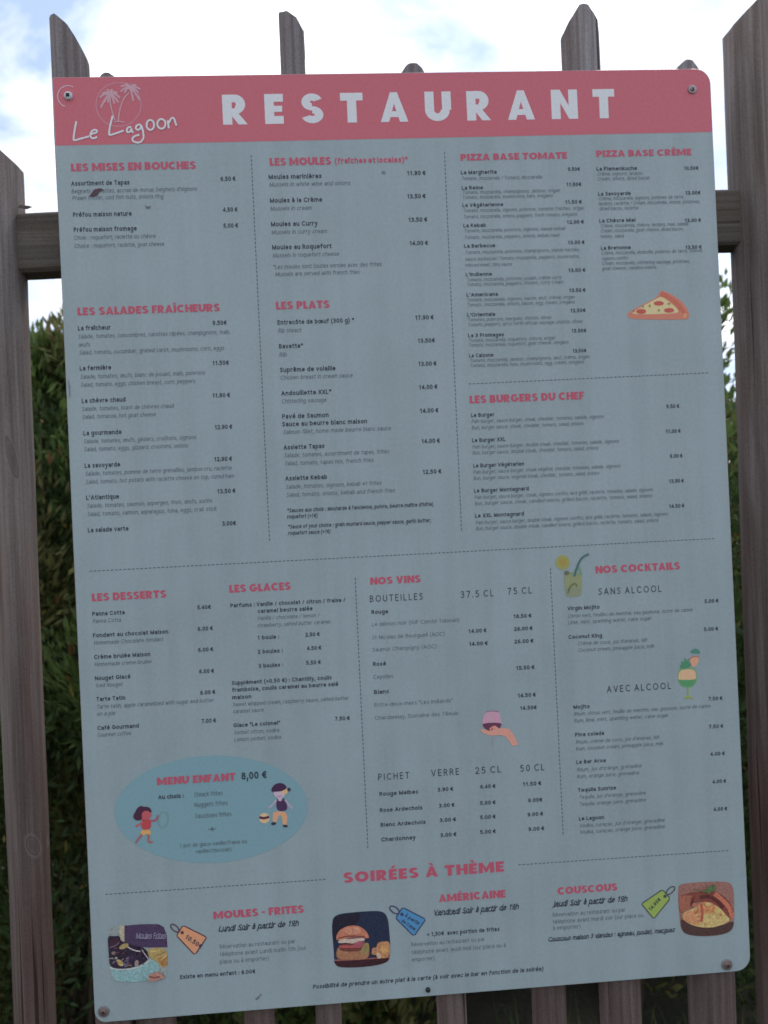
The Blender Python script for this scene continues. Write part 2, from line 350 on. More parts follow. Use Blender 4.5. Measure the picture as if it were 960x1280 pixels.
  ('N', 'Andouillette XXL*', -154.8, 182.8, 63.2, 5.86),
  ('P', '14.00 €', 20.1, 184.3, 23.6, 5.72),
  ('D', 'Chitterling sausage', -155.0, 172.9, 56.5, 5.36),
  ('N', 'Pavé de Saumon', -155.0, 153.5, 58.5, 5.86),
  ('P', '14.00 €', 20.0, 154.2, 23.6, 5.71),
  ('N', 'Sauce au beurre blanc maison', -155.4, 143.7, 107.4, 5.86),
  ('D', 'Salmon fillet, home made beurre blanc sauce', -154.7, 133.9, 136.2, 5.35),
  ('N', 'Assiette Tapas', -154.9, 114.4, 51.3, 5.86),
  ('P', '14.00 €', 20.3, 115.3, 23.4, 5.71),
  ('D', 'Salade, tomates, assortiment de tapas, frites', -154.7, 104.5, 132.6, 5.35),
  ('D', 'Salad, tomato, tapas mix, french fries', -154.5, 94.3, 112.2, 5.35),
  ('N', 'Assiette Kebab', -154.6, 75.1, 52.7, 5.86),
  ('P', '12.50 €', 19.9, 76.0, 24.0, 5.71),
  ('D', 'Salade, tomates, oignons, kebab et frites', -154.5, 64.8, 120.9, 5.35),
  ('D', 'Salad, tomato, onions, kebab and french fries', -154.3, 54.5, 137.5, 5.35),
  ('I', "*Sauces aux choix : Moutarde à l'ancienne, poivre, beurre maître d'hôtel,", -154.3, 34.9, 186.1, 5.05),
  ('I', 'roquefort (+1€)', -154.6, 27.1, 38.1, 5.05),
  ('I', '*Sauce of your choice : grain mustard sauce, pepper sauce, garlic butter,', -154.1, 14.4, 181.8, 5.05),
  ('I', 'roquefort sauce (+1€)', -154.3, 6.3, 53.4, 5.05),
 ]),
 ('burgers', [
  ('H', 'LES BURGERS DU CHEF', 84.6, 163.9, 148.7, 10.04),
  ('N', 'Le Burger', 85.6, 146.3, 30.0, 5.12),
  ('P', '9.50 €', 341.8, 147.9, 17.0, 5.2),
  ('D', 'Pain burger, sauce burger, steak, cheddar, tomates, salade, oignons', 85.9, 138.5, 172.4, 4.71),
  ('D', 'Bun, burger sauce, steak, cheddar, tomato, salad, onions', 85.7, 130.5, 145.2, 4.71),
  ('N', 'Le Burger XXL', 85.5, 114.0, 43.2, 5.12),
  ('P', '11.00 €', 339.5, 115.5, 19.7, 5.19),
  ('D', 'Pain burger, sauce burger, double steak, cheddar, tomates, salade, oignons', 85.4, 105.8, 191.3, 4.71),
  ('D', 'Bun, burger sauce, double steak, cheddar, tomato, salad, onions', 85.2, 98.2, 163.9, 4.71),
  ('N', 'Le Burger Végétarien', 85.5, 81.5, 65.7, 5.12),
  ('P', '9.00 €', 343.5, 83.2, 16.6, 5.2),
  ('D', 'Pain burger, sauce burger, steak végétal, cheddar, tomates, salade, oignons', 85.2, 73.6, 191.6, 4.71),
  ('D', 'Bun, burger sauce, vegetal steak, cheddar, tomato, salad, onions', 85.1, 65.6, 163.7, 4.71),
  ('N', 'Le Burger Montagnard', 85.0, 49.4, 70.9, 5.12),
  ('P', '13.90 €', 340.9, 50.7, 19.4, 5.19),
  ('D', 'Pain burger, sauce burger, steak, oignons confits, lard grillé, raclette, tomates, salade, oignons', 85.4, 41.2, 233.1, 4.71),
  ('D', 'Bun, burger sauce, steak, candied onions, grilled bacon, raclette, tomato, salad, onions', 85.2, 33.3, 231.9, 4.71),
  ('N', 'Le XXL Montagnard', 84.9, 17.3, 63.3, 5.12),
  ('P', '14.50 €', 339.4, 18.2, 20.1, 5.19),
  ('D', 'Pain burger, sauce burger, double steak, oignons confits, lard grillé, raclette, tomates, salade, oignons', 85.4, 8.8, 251.8, 4.71),
  ('D', 'Bun, burger sauce, double steak, candied onions, grilled bacon, raclette, tomato, salad, onions', 85.2, 1.2, 238.8, 4.71),
 ]),
 ('desserts', [
  ('H', 'LES DESSERTS', -400.8, -64.7, 91.5, 9.76),
  ('N', 'Panna Cotta', -401.1, -82.9, 39.6, 5.28),
  ('P', '5.40€', -271.7, -81.7, 16.7, 5.32),
  ('D', 'Panna Cotta', -401.3, -91.9, 34.5, 5.08),
  ('N', 'Fondant au chocolat Maison', -401.4, -109.8, 92.4, 5.28),
  ('P', '6.00 €', -272.3, -108.6, 18.6, 5.32),
  ('D', 'Homemade Chocolate fondant', -400.8, -118.9, 85.1, 5.08),
  ('N', 'Crème brulée Maison', -401.4, -136.8, 69.1, 5.28),
  ('P', '6.00 €', -273.1, -134.9, 18.7, 5.31),
  ('D', 'Homemade creme brulee', -401.0, -145.8, 69.3, 5.08),
  ('N', 'Nougat Glacé', -401.5, -163.3, 43.4, 5.27),
  ('P', '6.00 €', -273.0, -162.0, 18.4, 5.31),
  ('D', 'Iced Nougat', -400.9, -172.1, 32.6, 5.08),
  ('N', 'Tarte Tatin', -400.9, -189.4, 35.4, 5.27),
  ('P', '6.00 €', -272.8, -188.7, 18.5, 5.31),
  ('D', 'Tarte tatin, apple caramelized with sugar and butter', -401.1, -198.7, 144.1, 5.08),
  ('D', 'on a pie', -401.3, -207.6, 22.3, 5.08),
  ('N', 'Café Gourmand', -401.2, -225.3, 50.7, 5.27),
  ('P', '7.00 €', -272.8, -224.4, 17.9, 5.31),
  ('D', 'Gourmet coffee', -401.5, -233.9, 40.7, 5.07),
 ]),
 ('glaces', [
  ('H', 'LES GLACES', -230.9, -62.7, 76.8, 9.85),
  ('N', 'Parfums :', -230.4, -81.4, 30.3, 5.13),
  ('N', 'Vanille / chocolat / citron / fraise /', -197.6, -81.5, 111.7, 5.14),
  ('N', 'caramel beurre salée', -196.5, -90.1, 68.7, 5.14),
  ('D', 'Vanilla / chocolate / lemon /', -197.8, -99.0, 78.0, 4.94),
  ('D', 'strawberry, salted butter caramel', -198.1, -108.0, 91.5, 4.94),
  ('N', '1 boule :', -198.5, -123.5, 27.2, 5.14),
  ('P', '2.50 €', -138.3, -123.1, 18.0, 5.15),
  ('N', '2 boules :', -198.9, -141.3, 31.2, 5.14),
  ('P', '4.50 €', -137.1, -140.4, 18.0, 5.15),
  ('N', '3 boules :', -198.7, -159.2, 30.7, 5.14),
  ('P', '5.50 €', -138.9, -158.6, 18.4, 5.15),
  ('N', 'Supplément (+0.50 €) : Chantilly, coulis', -233.1, -178.8, 125.4, 5.13),
  ('N', 'framboise, coulis caramel au beurre salé', -233.1, -187.5, 133.4, 5.13),
  ('N', 'maison', -233.2, -196.9, 23.7, 5.13),
  ('D', 'Sweet whipped cream, raspberry sauce, salted butter', -233.4, -205.8, 145.8, 4.92),
  ('D', 'caramel sauce', -233.3, -214.4, 38.2, 4.92),
  ('N', 'Glace "Le colonel"', -233.5, -232.1, 58.3, 5.12),
  ('P', '7.50 €', -105.8, -231.5, 18.7, 5.16),
  ('D', 'Sorbet citron, vodka', -233.3, -241.1, 56.3, 4.92),
  ('D', 'Lemon sorbet, vodka', -233.3, -250.0, 58.0, 4.92),
 ]),
 ('vins', [
  ('H', 'NOS VINS', -53.2, -61.6, 64.3, 9.34),
  ('T', 'BOUTEILLES', -54.7, -83.7, 67.6, 8.53),
  ('T', '37.5 CL', 61.7, -84.2, 42.4, 8.59),
  ('T', '75 CL', 122.3, -83.1, 31.8, 8.62),
  ('N', 'Rouge', -53.4, -98.9, 21.2, 5.08),
  ('L', 'Le démon noir (IGP Comté Tolosan)', -53.5, -114.5, 111.8, 4.98),
  ('P', '18.50 €', 128.5, -114.0, 23.4, 5.13),
  ('L', 'St Nicolas de Bourgueil (AOC)', -54.1, -131.2, 92.7, 4.98),
  ('P', '14.00 €', 69.6, -129.8, 23.1, 5.11),
  ('P', '26.00 €', 128.6, -130.2, 24.0, 5.13),
  ('L', 'Saumur Champigny (AOC)', -54.3, -146.6, 81.8, 4.98),
  ('P', '14.00 €', 69.5, -146.2, 24.1, 5.11),
  ('P', '26.00 €', 128.3, -146.4, 24.7, 5.13),
  ('N', 'Rosé', -54.5, -165.0, 16.5, 5.08),
  ('L', 'Cayolles', -55.0, -181.3, 25.5, 4.97),
  ('P', '15.50 €', 128.8, -180.4, 24.0, 5.13),
  ('N', 'Blanc', -54.8, -200.6, 19.4, 5.08),
  ('L', 'Entre-deux-mers "Les Indiands"', -55.2, -216.8, 100.5, 4.97),
  ('P', '14.50 €', 129.4, -215.8, 23.4, 5.13),
  ('L', 'Chardonnay, Domaine des Tilleuls', -54.9, -233.4, 106.3, 4.97),
  ('P', '14.50€', 131.6, -232.1, 21.7, 5.13),
  ('T', 'PICHET', -54.3, -310.4, 39.6, 8.53),
  ('T', 'VERRE', 13.7, -309.8, 35.6, 8.56),
  ('T', '25 CL', 70.4, -310.2, 33.0, 8.59),
  ('T', '50 CL', 128.5, -311.1, 31.3, 8.61),
  ('N', 'Rouge Malbec', -53.7, -330.3, 49.7, 5.07),
  ('P', '3.90 €', 20.6, -329.7, 20.1, 5.1),
  ('P', '6.40 €', 75.6, -329.6, 19.7, 5.11),
  ('P', '11.50 €', 130.7, -329.9, 24.1, 5.13),
  ('N', 'Rose Ardechois', -54.1, -350.9, 54.2, 5.07),
  ('P', '3.00 €', 21.6, -350.2, 19.7, 5.1),
  ('P', '5.00 €', 74.6, -350.4, 19.9, 5.11),
  ('P', '9.00€', 136.8, -351.1, 18.4, 5.13),
  ('N', 'Blanc Ardechois', -53.9, -369.5, 57.3, 5.07),
  ('P', '3.00 €', 21.6, -368.8, 20.9, 5.1),
  ('P', '5.00 €', 73.8, -368.7, 19.9, 5.11),
  ('P', '9.00 €', 135.1, -369.2, 20.3, 5.13),
  ('N', 'Chardonnay', -54.1, -388.2, 43.7, 5.07),
  ('P', '3.00 €', 21.6, -387.9, 20.6, 5.1),
  ('P', '5.00 €', 72.9, -387.5, 20.1, 5.11),
  ('P', '9.00 €', 135.6, -388.0, 20.3, 5.13),
 ]),
 ('cocktails', [
  ('H', 'NOS COCKTAILS', 238.4, -61.8, 111.8, 9.71),
  ('T', 'SANS ALCOOL', 240.8, -89.7, 83.4, 8.67),
  ('N', 'Virgin Mojito', 199.5, -107.4, 42.0, 4.94),
  ('P', '5.00 €', 380.9, -107.5, 18.4, 5.0),
  ('D', 'Citron vert, feuilles de menthe, eau gazeuse, sucre de canne', 199.2, -117.2, 165.0, 4.74),
  ('D', 'Lime, mint, sparkling water, cane sugar', 199.0, -125.4, 109.7, 4.74),
  ('N', 'Coconut King', 198.9, -144.3, 44.1, 4.94),
  ('P', '5.00 €', 378.4, -143.9, 18.7, 4.99),
  ('D', "Crème de coco, jus d'ananas, lait", 210.5, -153.2, 91.6, 4.74),
  ('D', 'Coconut cream, pineapple juice, milk', 210.6, -161.7, 100.3, 4.74),
  ('T', 'AVEC ALCOOL', 246.3, -216.3, 84.7, 8.67),
  ('N', 'Mojito', 201.5, -234.8, 21.0, 4.94),
  ('P', '7.50 €', 380.0, -234.7, 18.7, 4.99),
  ('D', 'Rhum, citron vert, feuille de menthe, eau gazeuse, sucre de canne', 201.6, -243.6, 180.7, 4.74),
  ('D', 'Rum, lime, mint, sparkling water, cane sugar', 201.4, -252.4, 123.9, 4.74),
  ('N', 'Pina colada', 202.0, -270.5, 37.9, 4.94),
  ('P', '7.50 €', 378.9, -270.9, 19.3, 4.99),
  ('D', "Rhum, crème de coco, jus d'ananas, lait", 202.4, -280.0, 110.0, 4.74),
  ('D', 'Rum, coconut cream, pineapple juice, milk', 202.2, -288.6, 114.9, 4.74),
  ('N', 'Le Bar Aroa', 201.9, -305.8, 38.4, 4.94),
  ('P', '4.00 €', 379.4, -306.7, 19.1, 4.99),
  ('D', "Rhum, jus d'orange, grenadine", 202.0, -315.6, 85.2, 4.74),
  ('D', 'Rum, orange juice, grenadine', 201.8, -324.4, 81.8, 4.74),
  ('N', 'Tequila Sunrise', 202.3, -342.0, 50.0, 4.94),
  ('P', '4.00 €', 380.4, -342.7, 18.2, 4.99),
  ('D', "Tequila, jus d'orange, grenadine", 203.3, -351.1, 87.8, 4.74),
  ('D', 'Tequila, orange juice, grenadine', 203.1, -360.1, 87.5, 4.74),
  ('N', 'Le Lagoon', 202.0, -378.9, 32.8, 4.94),
  ('P', '4.00 €', 380.3, -378.7, 18.2, 4.99),
  ('D', "Vodka, curaçao, jus d'orange, grenadine", 202.3, -387.9, 112.0, 4.74),
  ('D', 'Vodka, curaçao, orange juice, grenadine', 202.3, -396.2, 111.6, 4.74),
 ]),
 ('soirees', [
  ('H', 'SOIRÉES À THÈME', -104.4, -437.4, 205.8, 13.36),
  ('I', 'Possibilité de prendre un autre plat à la carte (à voir avec le bar en fonction de la soirée)', -149.1, -568.2, 295.5, 5.45),
 ]),
 ('moules_frites', [
  ('H', 'MOULES - FRITES', -269.0, -471.0, 113.0, 9.62),
  ('S', 'Lundi Soir à partir de 19h', -263.7, -487.1, 99.9, 7.22),
  ('L', 'Réservation au restaurant ou par', -263.0, -508.6, 94.4, 5.21),
  ('L', 'téléphone avant Lundi matin 10h (sur', -263.3, -518.1, 108.2, 5.21),
  ('L', 'place ou à emporter)', -263.5, -527.5, 61.0, 5.21),
  ('M', 'Existe en menu enfant : 8.00€', -313.5, -542.7, 93.2, 5.2),
 ]),
 ('americaine', [
  ('H', 'AMÉRICAINE', 16.0, -470.6, 85.9, 9.78),
  ('S', 'Vendredi Soir à partir de 19h', 7.9, -487.0, 109.8, 7.33),
  ('M', '+ 1,50€  avec portion de frites', -1.3, -513.0, 93.5, 5.29),
  ('L', 'Réservation au restaurant ou par', -21.7, -524.3, 94.3, 5.08),
  ('L', 'téléphone avant jeudi midi (sur place ou à', -21.9, -534.1, 121.0, 5.08),
  ('L', 'emporter)', -22.2, -543.5, 29.3, 5.08),
 ]),
 ('couscous', [
  ('H', 'COUSCOUS', 169.6, -472.2, 78.5, 9.45),
  ('S', 'Jeudi Soir à partir de 19h', 162.3, -487.3, 97.7, 7.39),
  ('L', 'Réservation au restaurant ou par', 162.1, -500.3, 95.0, 5.13),
  ('L', 'téléphone avant mardi soir (sur place ou', 161.9, -509.2, 118.7, 5.13),
  ('L', 'à emporter)', 161.7, -517.2, 35.8, 5.13),
  ('S', 'Couscous maison 3 viandes : agneau, poulet, merguez', 154.0, -531.4, 166.8, 5.75),
 ]),
 ('title', [
  ('H', 'RESTAURANT', -212.3, 526.5, 503.6, 37.8),
 ]),
]
DIVIDERS = [([-179.0, 487.5], [-177.9, -1.7]), ([66.6, 486.9], [66.6, 0.0]), ([84.5, 189.0], [401.5, 192.2]), ([-402.1, -27.0], [400.0, -23.9]), ([-72.1, -51.5], [-71.5, -397.3]), ([179.5, -51.7], [180.4, -397.3]), ([-400.5, -430.2], [-124.7, -431.1]), ([120.5, -430.2], [399.3, -431.1])]
PICTURES = [
 ('pizza_picture', [
  ('crust','p',[[295.2,273.8],[296.4,268.6],[299.5,266.1],[312.1,264.8],[373.7,262.2],[377.4,265.0],[377.4,272.3],[373.5,280.3],[366.4,288.3],[356.1,295.7],[346.7,300.1],[342.5,301.1],[338.9,298.9],[337.4,293.3],[318.3,284.5]],(0.752, 0.27, 0.179),0),
  ('cheese','p',[[301.4,273.8],[319.3,283.3],[335.6,291.1],[341.6,293.8],[353.5,285.6],[362.1,277.0],[364.5,271.2],[340.0,270.8],[317.7,271.0],[302.9,272.1]],(0.838, 0.699, 0.367),0),
  ('crust_edge','s',[[341.2,297.4],[348.5,294.0],[358.8,286.4],[367.0,277.9],[371.9,269.4]],(0.696, 0.198, 0.118),5.61),
  ('crust_shine','p',[[374.2,267.7],[374.1,266.9],[373.9,266.2],[373.6,265.5],[373.2,265.0],[372.7,264.6],[372.2,264.3],[371.7,264.3],[371.2,264.4],[370.7,264.6],[370.3,265.1],[369.9,265.6],[369.7,266.3],[369.5,267.1],[369.5,267.9],[369.6,268.7],[369.8,269.4],[370.1,270.1],[370.5,270.6],[371.0,271.0],[371.5,271.3],[372.0,271.3],[372.5,271.2],[373.0,271.0],[373.4,270.5],[373.8,269.9],[374.0,269.3],[374.2,268.5]],(0.85, 0.409, 0.186),0),
  ('pepperoni','p',[[344.6,284.5],[344.4,283.8],[343.9,283.2],[343.0,282.6],[342.0,282.2],[340.7,281.9],[339.2,281.7],[337.8,281.7],[336.3,281.8],[334.9,282.0],[333.6,282.4],[332.6,282.9],[331.8,283.5],[331.3,284.2],[331.2,284.9],[331.4,285.5],[331.9,286.2],[332.7,286.7],[333.8,287.1],[335.1,287.5],[336.5,287.7],[338.0,287.7],[339.5,287.6],[340.9,287.3],[342.2,286.9],[343.2,286.4],[344.0,285.8],[344.4,285.1]],(0.662, 0.132, 0.101),0),
  ('pepperoni','p',[[320.6,274.8],[320.4,274.1],[319.9,273.4],[319.1,272.8],[318.0,272.4],[316.7,272.0],[315.3,271.8],[313.8,271.8],[312.3,271.9],[310.9,272.2],[309.7,272.6],[308.7,273.2],[307.9,273.8],[307.4,274.5],[307.3,275.2],[307.5,275.9],[308.0,276.6],[308.8,277.2],[309.9,277.6],[311.2,278.0],[312.6,278.2],[314.1,278.2],[315.6,278.1],[317.0,277.8],[318.2,277.4],[319.3,276.8],[320.0,276.2],[320.5,275.5]],(0.665, 0.132, 0.102),0),
  ('pepperoni','p',[[357.8,275.0],[357.6,274.3],[357.1,273.7],[356.2,273.2],[355.1,272.7],[353.9,272.4],[352.4,272.2],[350.9,272.2],[349.5,272.3],[348.0,272.6],[346.8,273.0],[345.8,273.5],[345.0,274.1],[344.5,274.7],[344.4,275.4],[344.6,276.1],[345.1,276.7],[345.9,277.3],[347.0,277.7],[348.3,278.0],[349.7,278.2],[351.2,278.2],[352.7,278.1],[354.1,277.8],[355.4,277.4],[356.4,276.9],[357.2,276.3],[357.6,275.7]],(0.664, 0.132, 0.102),0),
  ('herb','p',[[327.0,281.7],[327.0,281.3],[326.8,280.9],[326.7,280.5],[326.4,280.2],[326.2,280.0],[325.9,279.9],[325.5,279.8],[325.2,279.9],[325.0,280.0],[324.7,280.3],[324.5,280.6],[324.4,280.9],[324.3,281.3],[324.3,281.8],[324.3,282.2],[324.4,282.6],[324.6,282.9],[324.8,283.2],[325.1,283.4],[325.4,283.5],[325.7,283.6],[326.0,283.5],[326.3,283.4],[326.6,283.1],[326.8,282.8],[326.9,282.5],[327.0,282.1]],(0.415, 0.334, 0.121),0),
  ('herb','p',[[317.9,281.4],[317.8,281.1],[317.7,280.7],[317.5,280.4],[317.3,280.1],[317.1,280.0],[316.8,279.8],[316.5,279.8],[316.2,279.9],[316.0,280.0],[315.7,280.2],[315.6,280.5],[315.4,280.8],[315.3,281.1],[315.3,281.5],[315.4,281.9],[315.5,282.2],[315.7,282.5],[315.9,282.8],[316.1,283.0],[316.4,283.1],[316.7,283.1],[317.0,283.1],[317.2,282.9],[317.5,282.7],[317.6,282.5],[317.8,282.1],[317.9,281.8]],(0.415, 0.334, 0.121),0),
  ('herb','p',[[338.9,275.6],[338.8,275.3],[338.7,275.0],[338.5,274.7],[338.3,274.5],[338.1,274.3],[337.8,274.2],[337.5,274.2],[337.2,274.2],[337.0,274.3],[336.7,274.5],[336.5,274.7],[336.4,275.0],[336.3,275.3],[336.3,275.7],[336.4,276.0],[336.5,276.3],[336.6,276.6],[336.8,276.8],[337.1,277.0],[337.4,277.1],[337.6,277.1],[337.9,277.0],[338.2,276.9],[338.4,276.7],[338.6,276.5],[338.8,276.2],[338.8,275.9]],(0.412, 0.246, 0.117),0),
  ('herb','p',[[353.4,284.0],[353.3,283.7],[353.2,283.4],[352.9,283.2],[352.6,283.0],[352.1,282.8],[351.7,282.7],[351.2,282.7],[350.7,282.8],[350.3,282.9],[349.9,283.0],[349.6,283.3],[349.3,283.5],[349.2,283.8],[349.1,284.1],[349.2,284.4],[349.4,284.7],[349.7,285.0],[350.0,285.2],[350.4,285.3],[350.9,285.4],[351.3,285.4],[351.8,285.4],[352.3,285.2],[352.7,285.1],[353.0,284.9],[353.2,284.6],[353.4,284.3]],(0.542, 0.34, 0.151),0),
  ('herb','p',[[305.2,275.6],[305.1,275.2],[305.1,274.9],[304.9,274.6],[304.7,274.4],[304.5,274.2],[304.3,274.1],[304.1,274.1],[303.8,274.1],[303.6,274.2],[303.4,274.4],[303.3,274.7],[303.1,275.0],[303.1,275.3],[303.1,275.6],[303.1,276.0],[303.2,276.3],[303.3,276.6],[303.5,276.8],[303.7,277.0],[304.0,277.1],[304.2,277.2],[304.4,277.1],[304.7,277.0],[304.8,276.8],[305.0,276.6],[305.1,276.3],[305.2,275.9]],(0.415, 0.289, 0.144),0),
 ]),
 ('lemonade_picture', [
  ('glass','p',[[196.1,-56.6],[197.3,-87.7],[199.8,-90.4],[216.0,-90.7],[218.8,-87.7],[220.6,-62.0],[212.7,-59.5]],(0.323, 0.362, 0.235),0),
  ('drink','p',[[196.9,-61.8],[198.0,-78.9],[218.1,-79.4],[219.9,-63.0]],(0.354, 0.383, 0.199),0),
  ('lemon','p',[[205.2,-45.7],[204.8,-47.8],[204.0,-49.8],[202.8,-51.6],[201.3,-53.0],[199.4,-54.1],[197.4,-54.7],[195.3,-54.8],[193.2,-54.5],[191.3,-53.7],[189.5,-52.4],[188.1,-50.9],[187.1,-49.0],[186.5,-46.9],[186.4,-44.8],[186.7,-42.7],[187.5,-40.7],[188.7,-38.9],[190.2,-37.5],[192.1,-36.4],[194.1,-35.8],[196.2,-35.7],[198.3,-36.0],[200.2,-36.8],[202.0,-38.0],[203.4,-39.6],[204.4,-41.5],[205.0,-43.6]],(0.419, 0.414, 0.146),0),
  ('lemon_pulp','p',[[201.8,-45.5],[201.6,-46.9],[201.1,-48.1],[200.4,-49.2],[199.5,-50.1],[198.4,-50.8],[197.2,-51.2],[195.9,-51.2],[194.7,-51.0],[193.5,-50.5],[192.4,-49.8],[191.6,-48.8],[191.0,-47.6],[190.6,-46.3],[190.5,-45.0],[190.7,-43.7],[191.2,-42.4],[191.9,-41.3],[192.9,-40.4],[194.0,-39.8],[195.2,-39.4],[196.4,-39.3],[197.7,-39.5],[198.9,-40.0],[199.9,-40.8],[200.8,-41.8],[201.4,-42.9],[201.7,-44.2]],(0.453, 0.358, 0.094),0),
  ('mint','p',[[204.0,-59.3],[203.9,-59.9],[203.6,-60.5],[203.2,-61.0],[202.6,-61.5],[201.9,-61.8],[201.1,-62.0],[200.3,-62.0],[199.5,-61.9],[198.8,-61.6],[198.1,-61.3],[197.6,-60.8],[197.2,-60.2],[197.0,-59.6],[196.9,-58.9],[197.0,-58.3],[197.3,-57.7],[197.8,-57.2],[198.4,-56.7],[199.0,-56.4],[199.8,-56.3],[200.6,-56.2],[201.4,-56.3],[202.1,-56.6],[202.8,-57.0],[203.3,-57.4],[203.7,-58.0],[204.0,-58.6]],(0.176, 0.202, 0.128),0),
  ('mint','s',[[209.4,-63.5],[215.1,-52.4],[218.1,-56.7],[218.9,-62.9]],(0.236, 0.389, 0.231),3.57),
  ('ice_line','s',[[201.2,-81.7],[205.7,-75.7],[211.0,-73.4],[213.0,-77.1]],(0.177, 0.203, 0.108),2.04),
  ('ice_line','s',[[200.5,-85.2],[203.4,-79.7]],(0.179, 0.205, 0.146),1.63),
  ('straw','s',[[210.0,-64.0],[213.5,-54.4],[217.6,-45.8],[220.9,-41.3],[225.3,-38.2],[230.6,-36.1]],(0.089, 0.2, 0.193),2.65),
 ]),
 ('tropical_cocktail_picture', [
  ('glass','p',[[341.7,-192.9],[339.9,-202.2],[341.7,-209.6],[346.3,-214.5],[353.1,-216.5],[360.1,-215.0],[365.0,-209.9],[366.5,-202.6],[364.9,-194.2],[363.4,-190.0],[343.7,-189.9]],(0.217, 0.447, 0.212),0),
  ('juice','p',[[343.3,-192.0],[341.1,-201.7],[341.6,-205.4],[364.6,-206.1],[365.2,-201.5],[363.5,-192.1]],(0.85, 0.551, 0.325),0),
  ('syrup','p',[[341.4,-205.6],[345.3,-212.5],[352.6,-215.0],[360.2,-213.7],[364.7,-206.7]],(0.122, 0.381, 0.164),0),
  ('stem','s',[[353.3,-215.4],[352.9,-227.4]],(0.343, 0.44, 0.151),2.04),
  ('foot','p',[[346.1,-229.9],[350.5,-226.9],[353.0,-225.3],[355.8,-227.2],[360.5,-230.3]],(0.379, 0.455, 0.132),0),
  ('pineapple_leaf','p',[[344.2,-191.0],[343.9,-184.7],[347.0,-187.0],[345.8,-179.6],[349.8,-184.0],[350.8,-175.2],[353.6,-182.1],[356.5,-177.1],[355.6,-184.8],[359.4,-183.5],[357.0,-190.6]],(0.098, 0.321, 0.172),0),
  ('fruit_slice','p',[[357.0,-179.2],[363.0,-176.6],[369.9,-177.3],[369.1,-183.0],[364.5,-189.5],[360.2,-189.8]],(0.85, 0.444, 0.277),0),
  ('slice_rind','s',[[356.4,-179.2],[363.0,-176.2],[370.4,-177.0]],(0.656, 0.165, 0.115),1.12),
  ('umbrella','p',[[357.9,-170.7],[361.3,-166.9],[366.2,-165.3],[370.3,-167.9],[372.6,-172.8],[365.3,-171.5]],(0.099, 0.301, 0.229),0),
 ]),
 ('wine_glass_picture', [
  ('bowl','p',[[86.8,-231.4],[83.6,-238.8],[81.6,-244.8],[83.0,-250.6],[87.5,-255.4],[94.6,-257.5],[102.0,-255.8],[106.1,-251.4],[107.5,-245.9],[105.9,-239.1],[104.4,-232.2]],(0.709, 0.405, 0.511),0),
  ('rim','s',[[87.0,-231.6],[95.3,-231.0],[104.2,-232.1]],(0.389, 0.179, 0.278),0.92),
  ('wine','p',[[81.7,-245.5],[83.0,-250.6],[87.5,-255.4],[94.6,-257.5],[102.0,-255.8],[106.1,-251.4],[107.4,-246.4]],(0.17, 0.056, 0.108),0),
  ('stem','s',[[94.6,-257.4],[93.9,-277.4]],(0.395, 0.357, 0.391),0.92),
  ('hand','p',[[78.0,-251.3],[79.8,-253.9],[84.9,-253.8],[90.0,-256.1],[95.3,-254.9],[95.5,-250.3],[98.6,-250.0],[103.6,-253.9],[109.8,-253.5],[116.0,-255.1],[120.9,-261.1],[124.7,-269.0],[127.1,-276.2],[119.1,-277.4],[116.3,-271.6],[111.4,-264.6],[105.3,-262.2],[92.8,-262.4],[83.7,-259.3],[79.2,-254.9]],(0.85, 0.402, 0.308),0),
  ('finger','s',[[91.1,-254.6],[95.4,-251.8],[99.4,-255.1]],(0.85, 0.33, 0.25),2.24),
 ]),
 ('children_menu_oval', [
  ('oval','p',[[-145.3,-335.9],[-145.8,-341.8],[-147.2,-347.6],[-149.5,-353.3],[-152.7,-358.9],[-156.7,-364.2],[-161.6,-369.3],[-167.3,-374.2],[-173.8,-378.7],[-180.9,-382.8],[-188.7,-386.6],[-197.1,-390.0],[-205.9,-392.9],[-215.3,-395.3],[-225.0,-397.3],[-235.0,-398.8],[-245.2,-399.8],[-255.6,-400.3],[-266.0,-400.2],[-276.4,-399.7],[-286.7,-398.6],[-296.9,-397.1],[-306.8,-395.0],[-316.4,-392.5],[-325.6,-389.6],[-334.3,-386.2],[-342.5,-382.4],[-350.1,-378.2],[-357.1,-373.7],[-363.4,-368.9],[-368.9,-363.9],[-373.6,-358.6],[-377.6,-353.1],[-380.6,-347.4],[-382.9,-341.7],[-384.2,-335.9],[-384.6,-330.0],[-384.1,-324.2],[-382.8,-318.5],[-380.5,-312.8],[-377.4,-307.3],[-373.5,-302.0],[-368.7,-297.0],[-363.1,-292.2],[-356.8,-287.7],[-349.8,-283.5],[-342.2,-279.7],[-334.0,-276.3],[-325.2,-273.4],[-316.0,-270.9],[-306.4,-268.8],[-296.5,-267.3],[-286.3,-266.2],[-276.0,-265.7],[-265.5,-265.6],[-255.1,-266.1],[-244.7,-267.1],[-234.5,-268.6],[-224.5,-270.5],[-214.8,-273.0],[-205.5,-275.9],[-196.7,-279.3],[-188.3,-283.0],[-180.6,-287.2],[-173.5,-291.7],[-167.1,-296.5],[-161.4,-301.6],[-156.5,-307.0],[-152.5,-312.5],[-149.4,-318.2],[-147.1,-324.1],[-145.7,-330.0]],(0.253, 0.427, 0.474),0),
 ]),
 ('girl_picture', [
  ('shirt','p',[[-352.6,-339.6],[-349.2,-338.9],[-344.3,-340.2],[-340.4,-341.0],[-341.0,-353.4],[-353.3,-353.1]],(0.616, 0.084, 0.098),0),
  ('arm','s',[[-350.4,-342.8],[-356.5,-346.6],[-360.0,-347.9]],(0.558, 0.157, 0.183),2.65),
  ('arm','s',[[-341.5,-342.4],[-334.5,-341.7],[-331.7,-336.0]],(0.464, 0.134, 0.177),2.65),
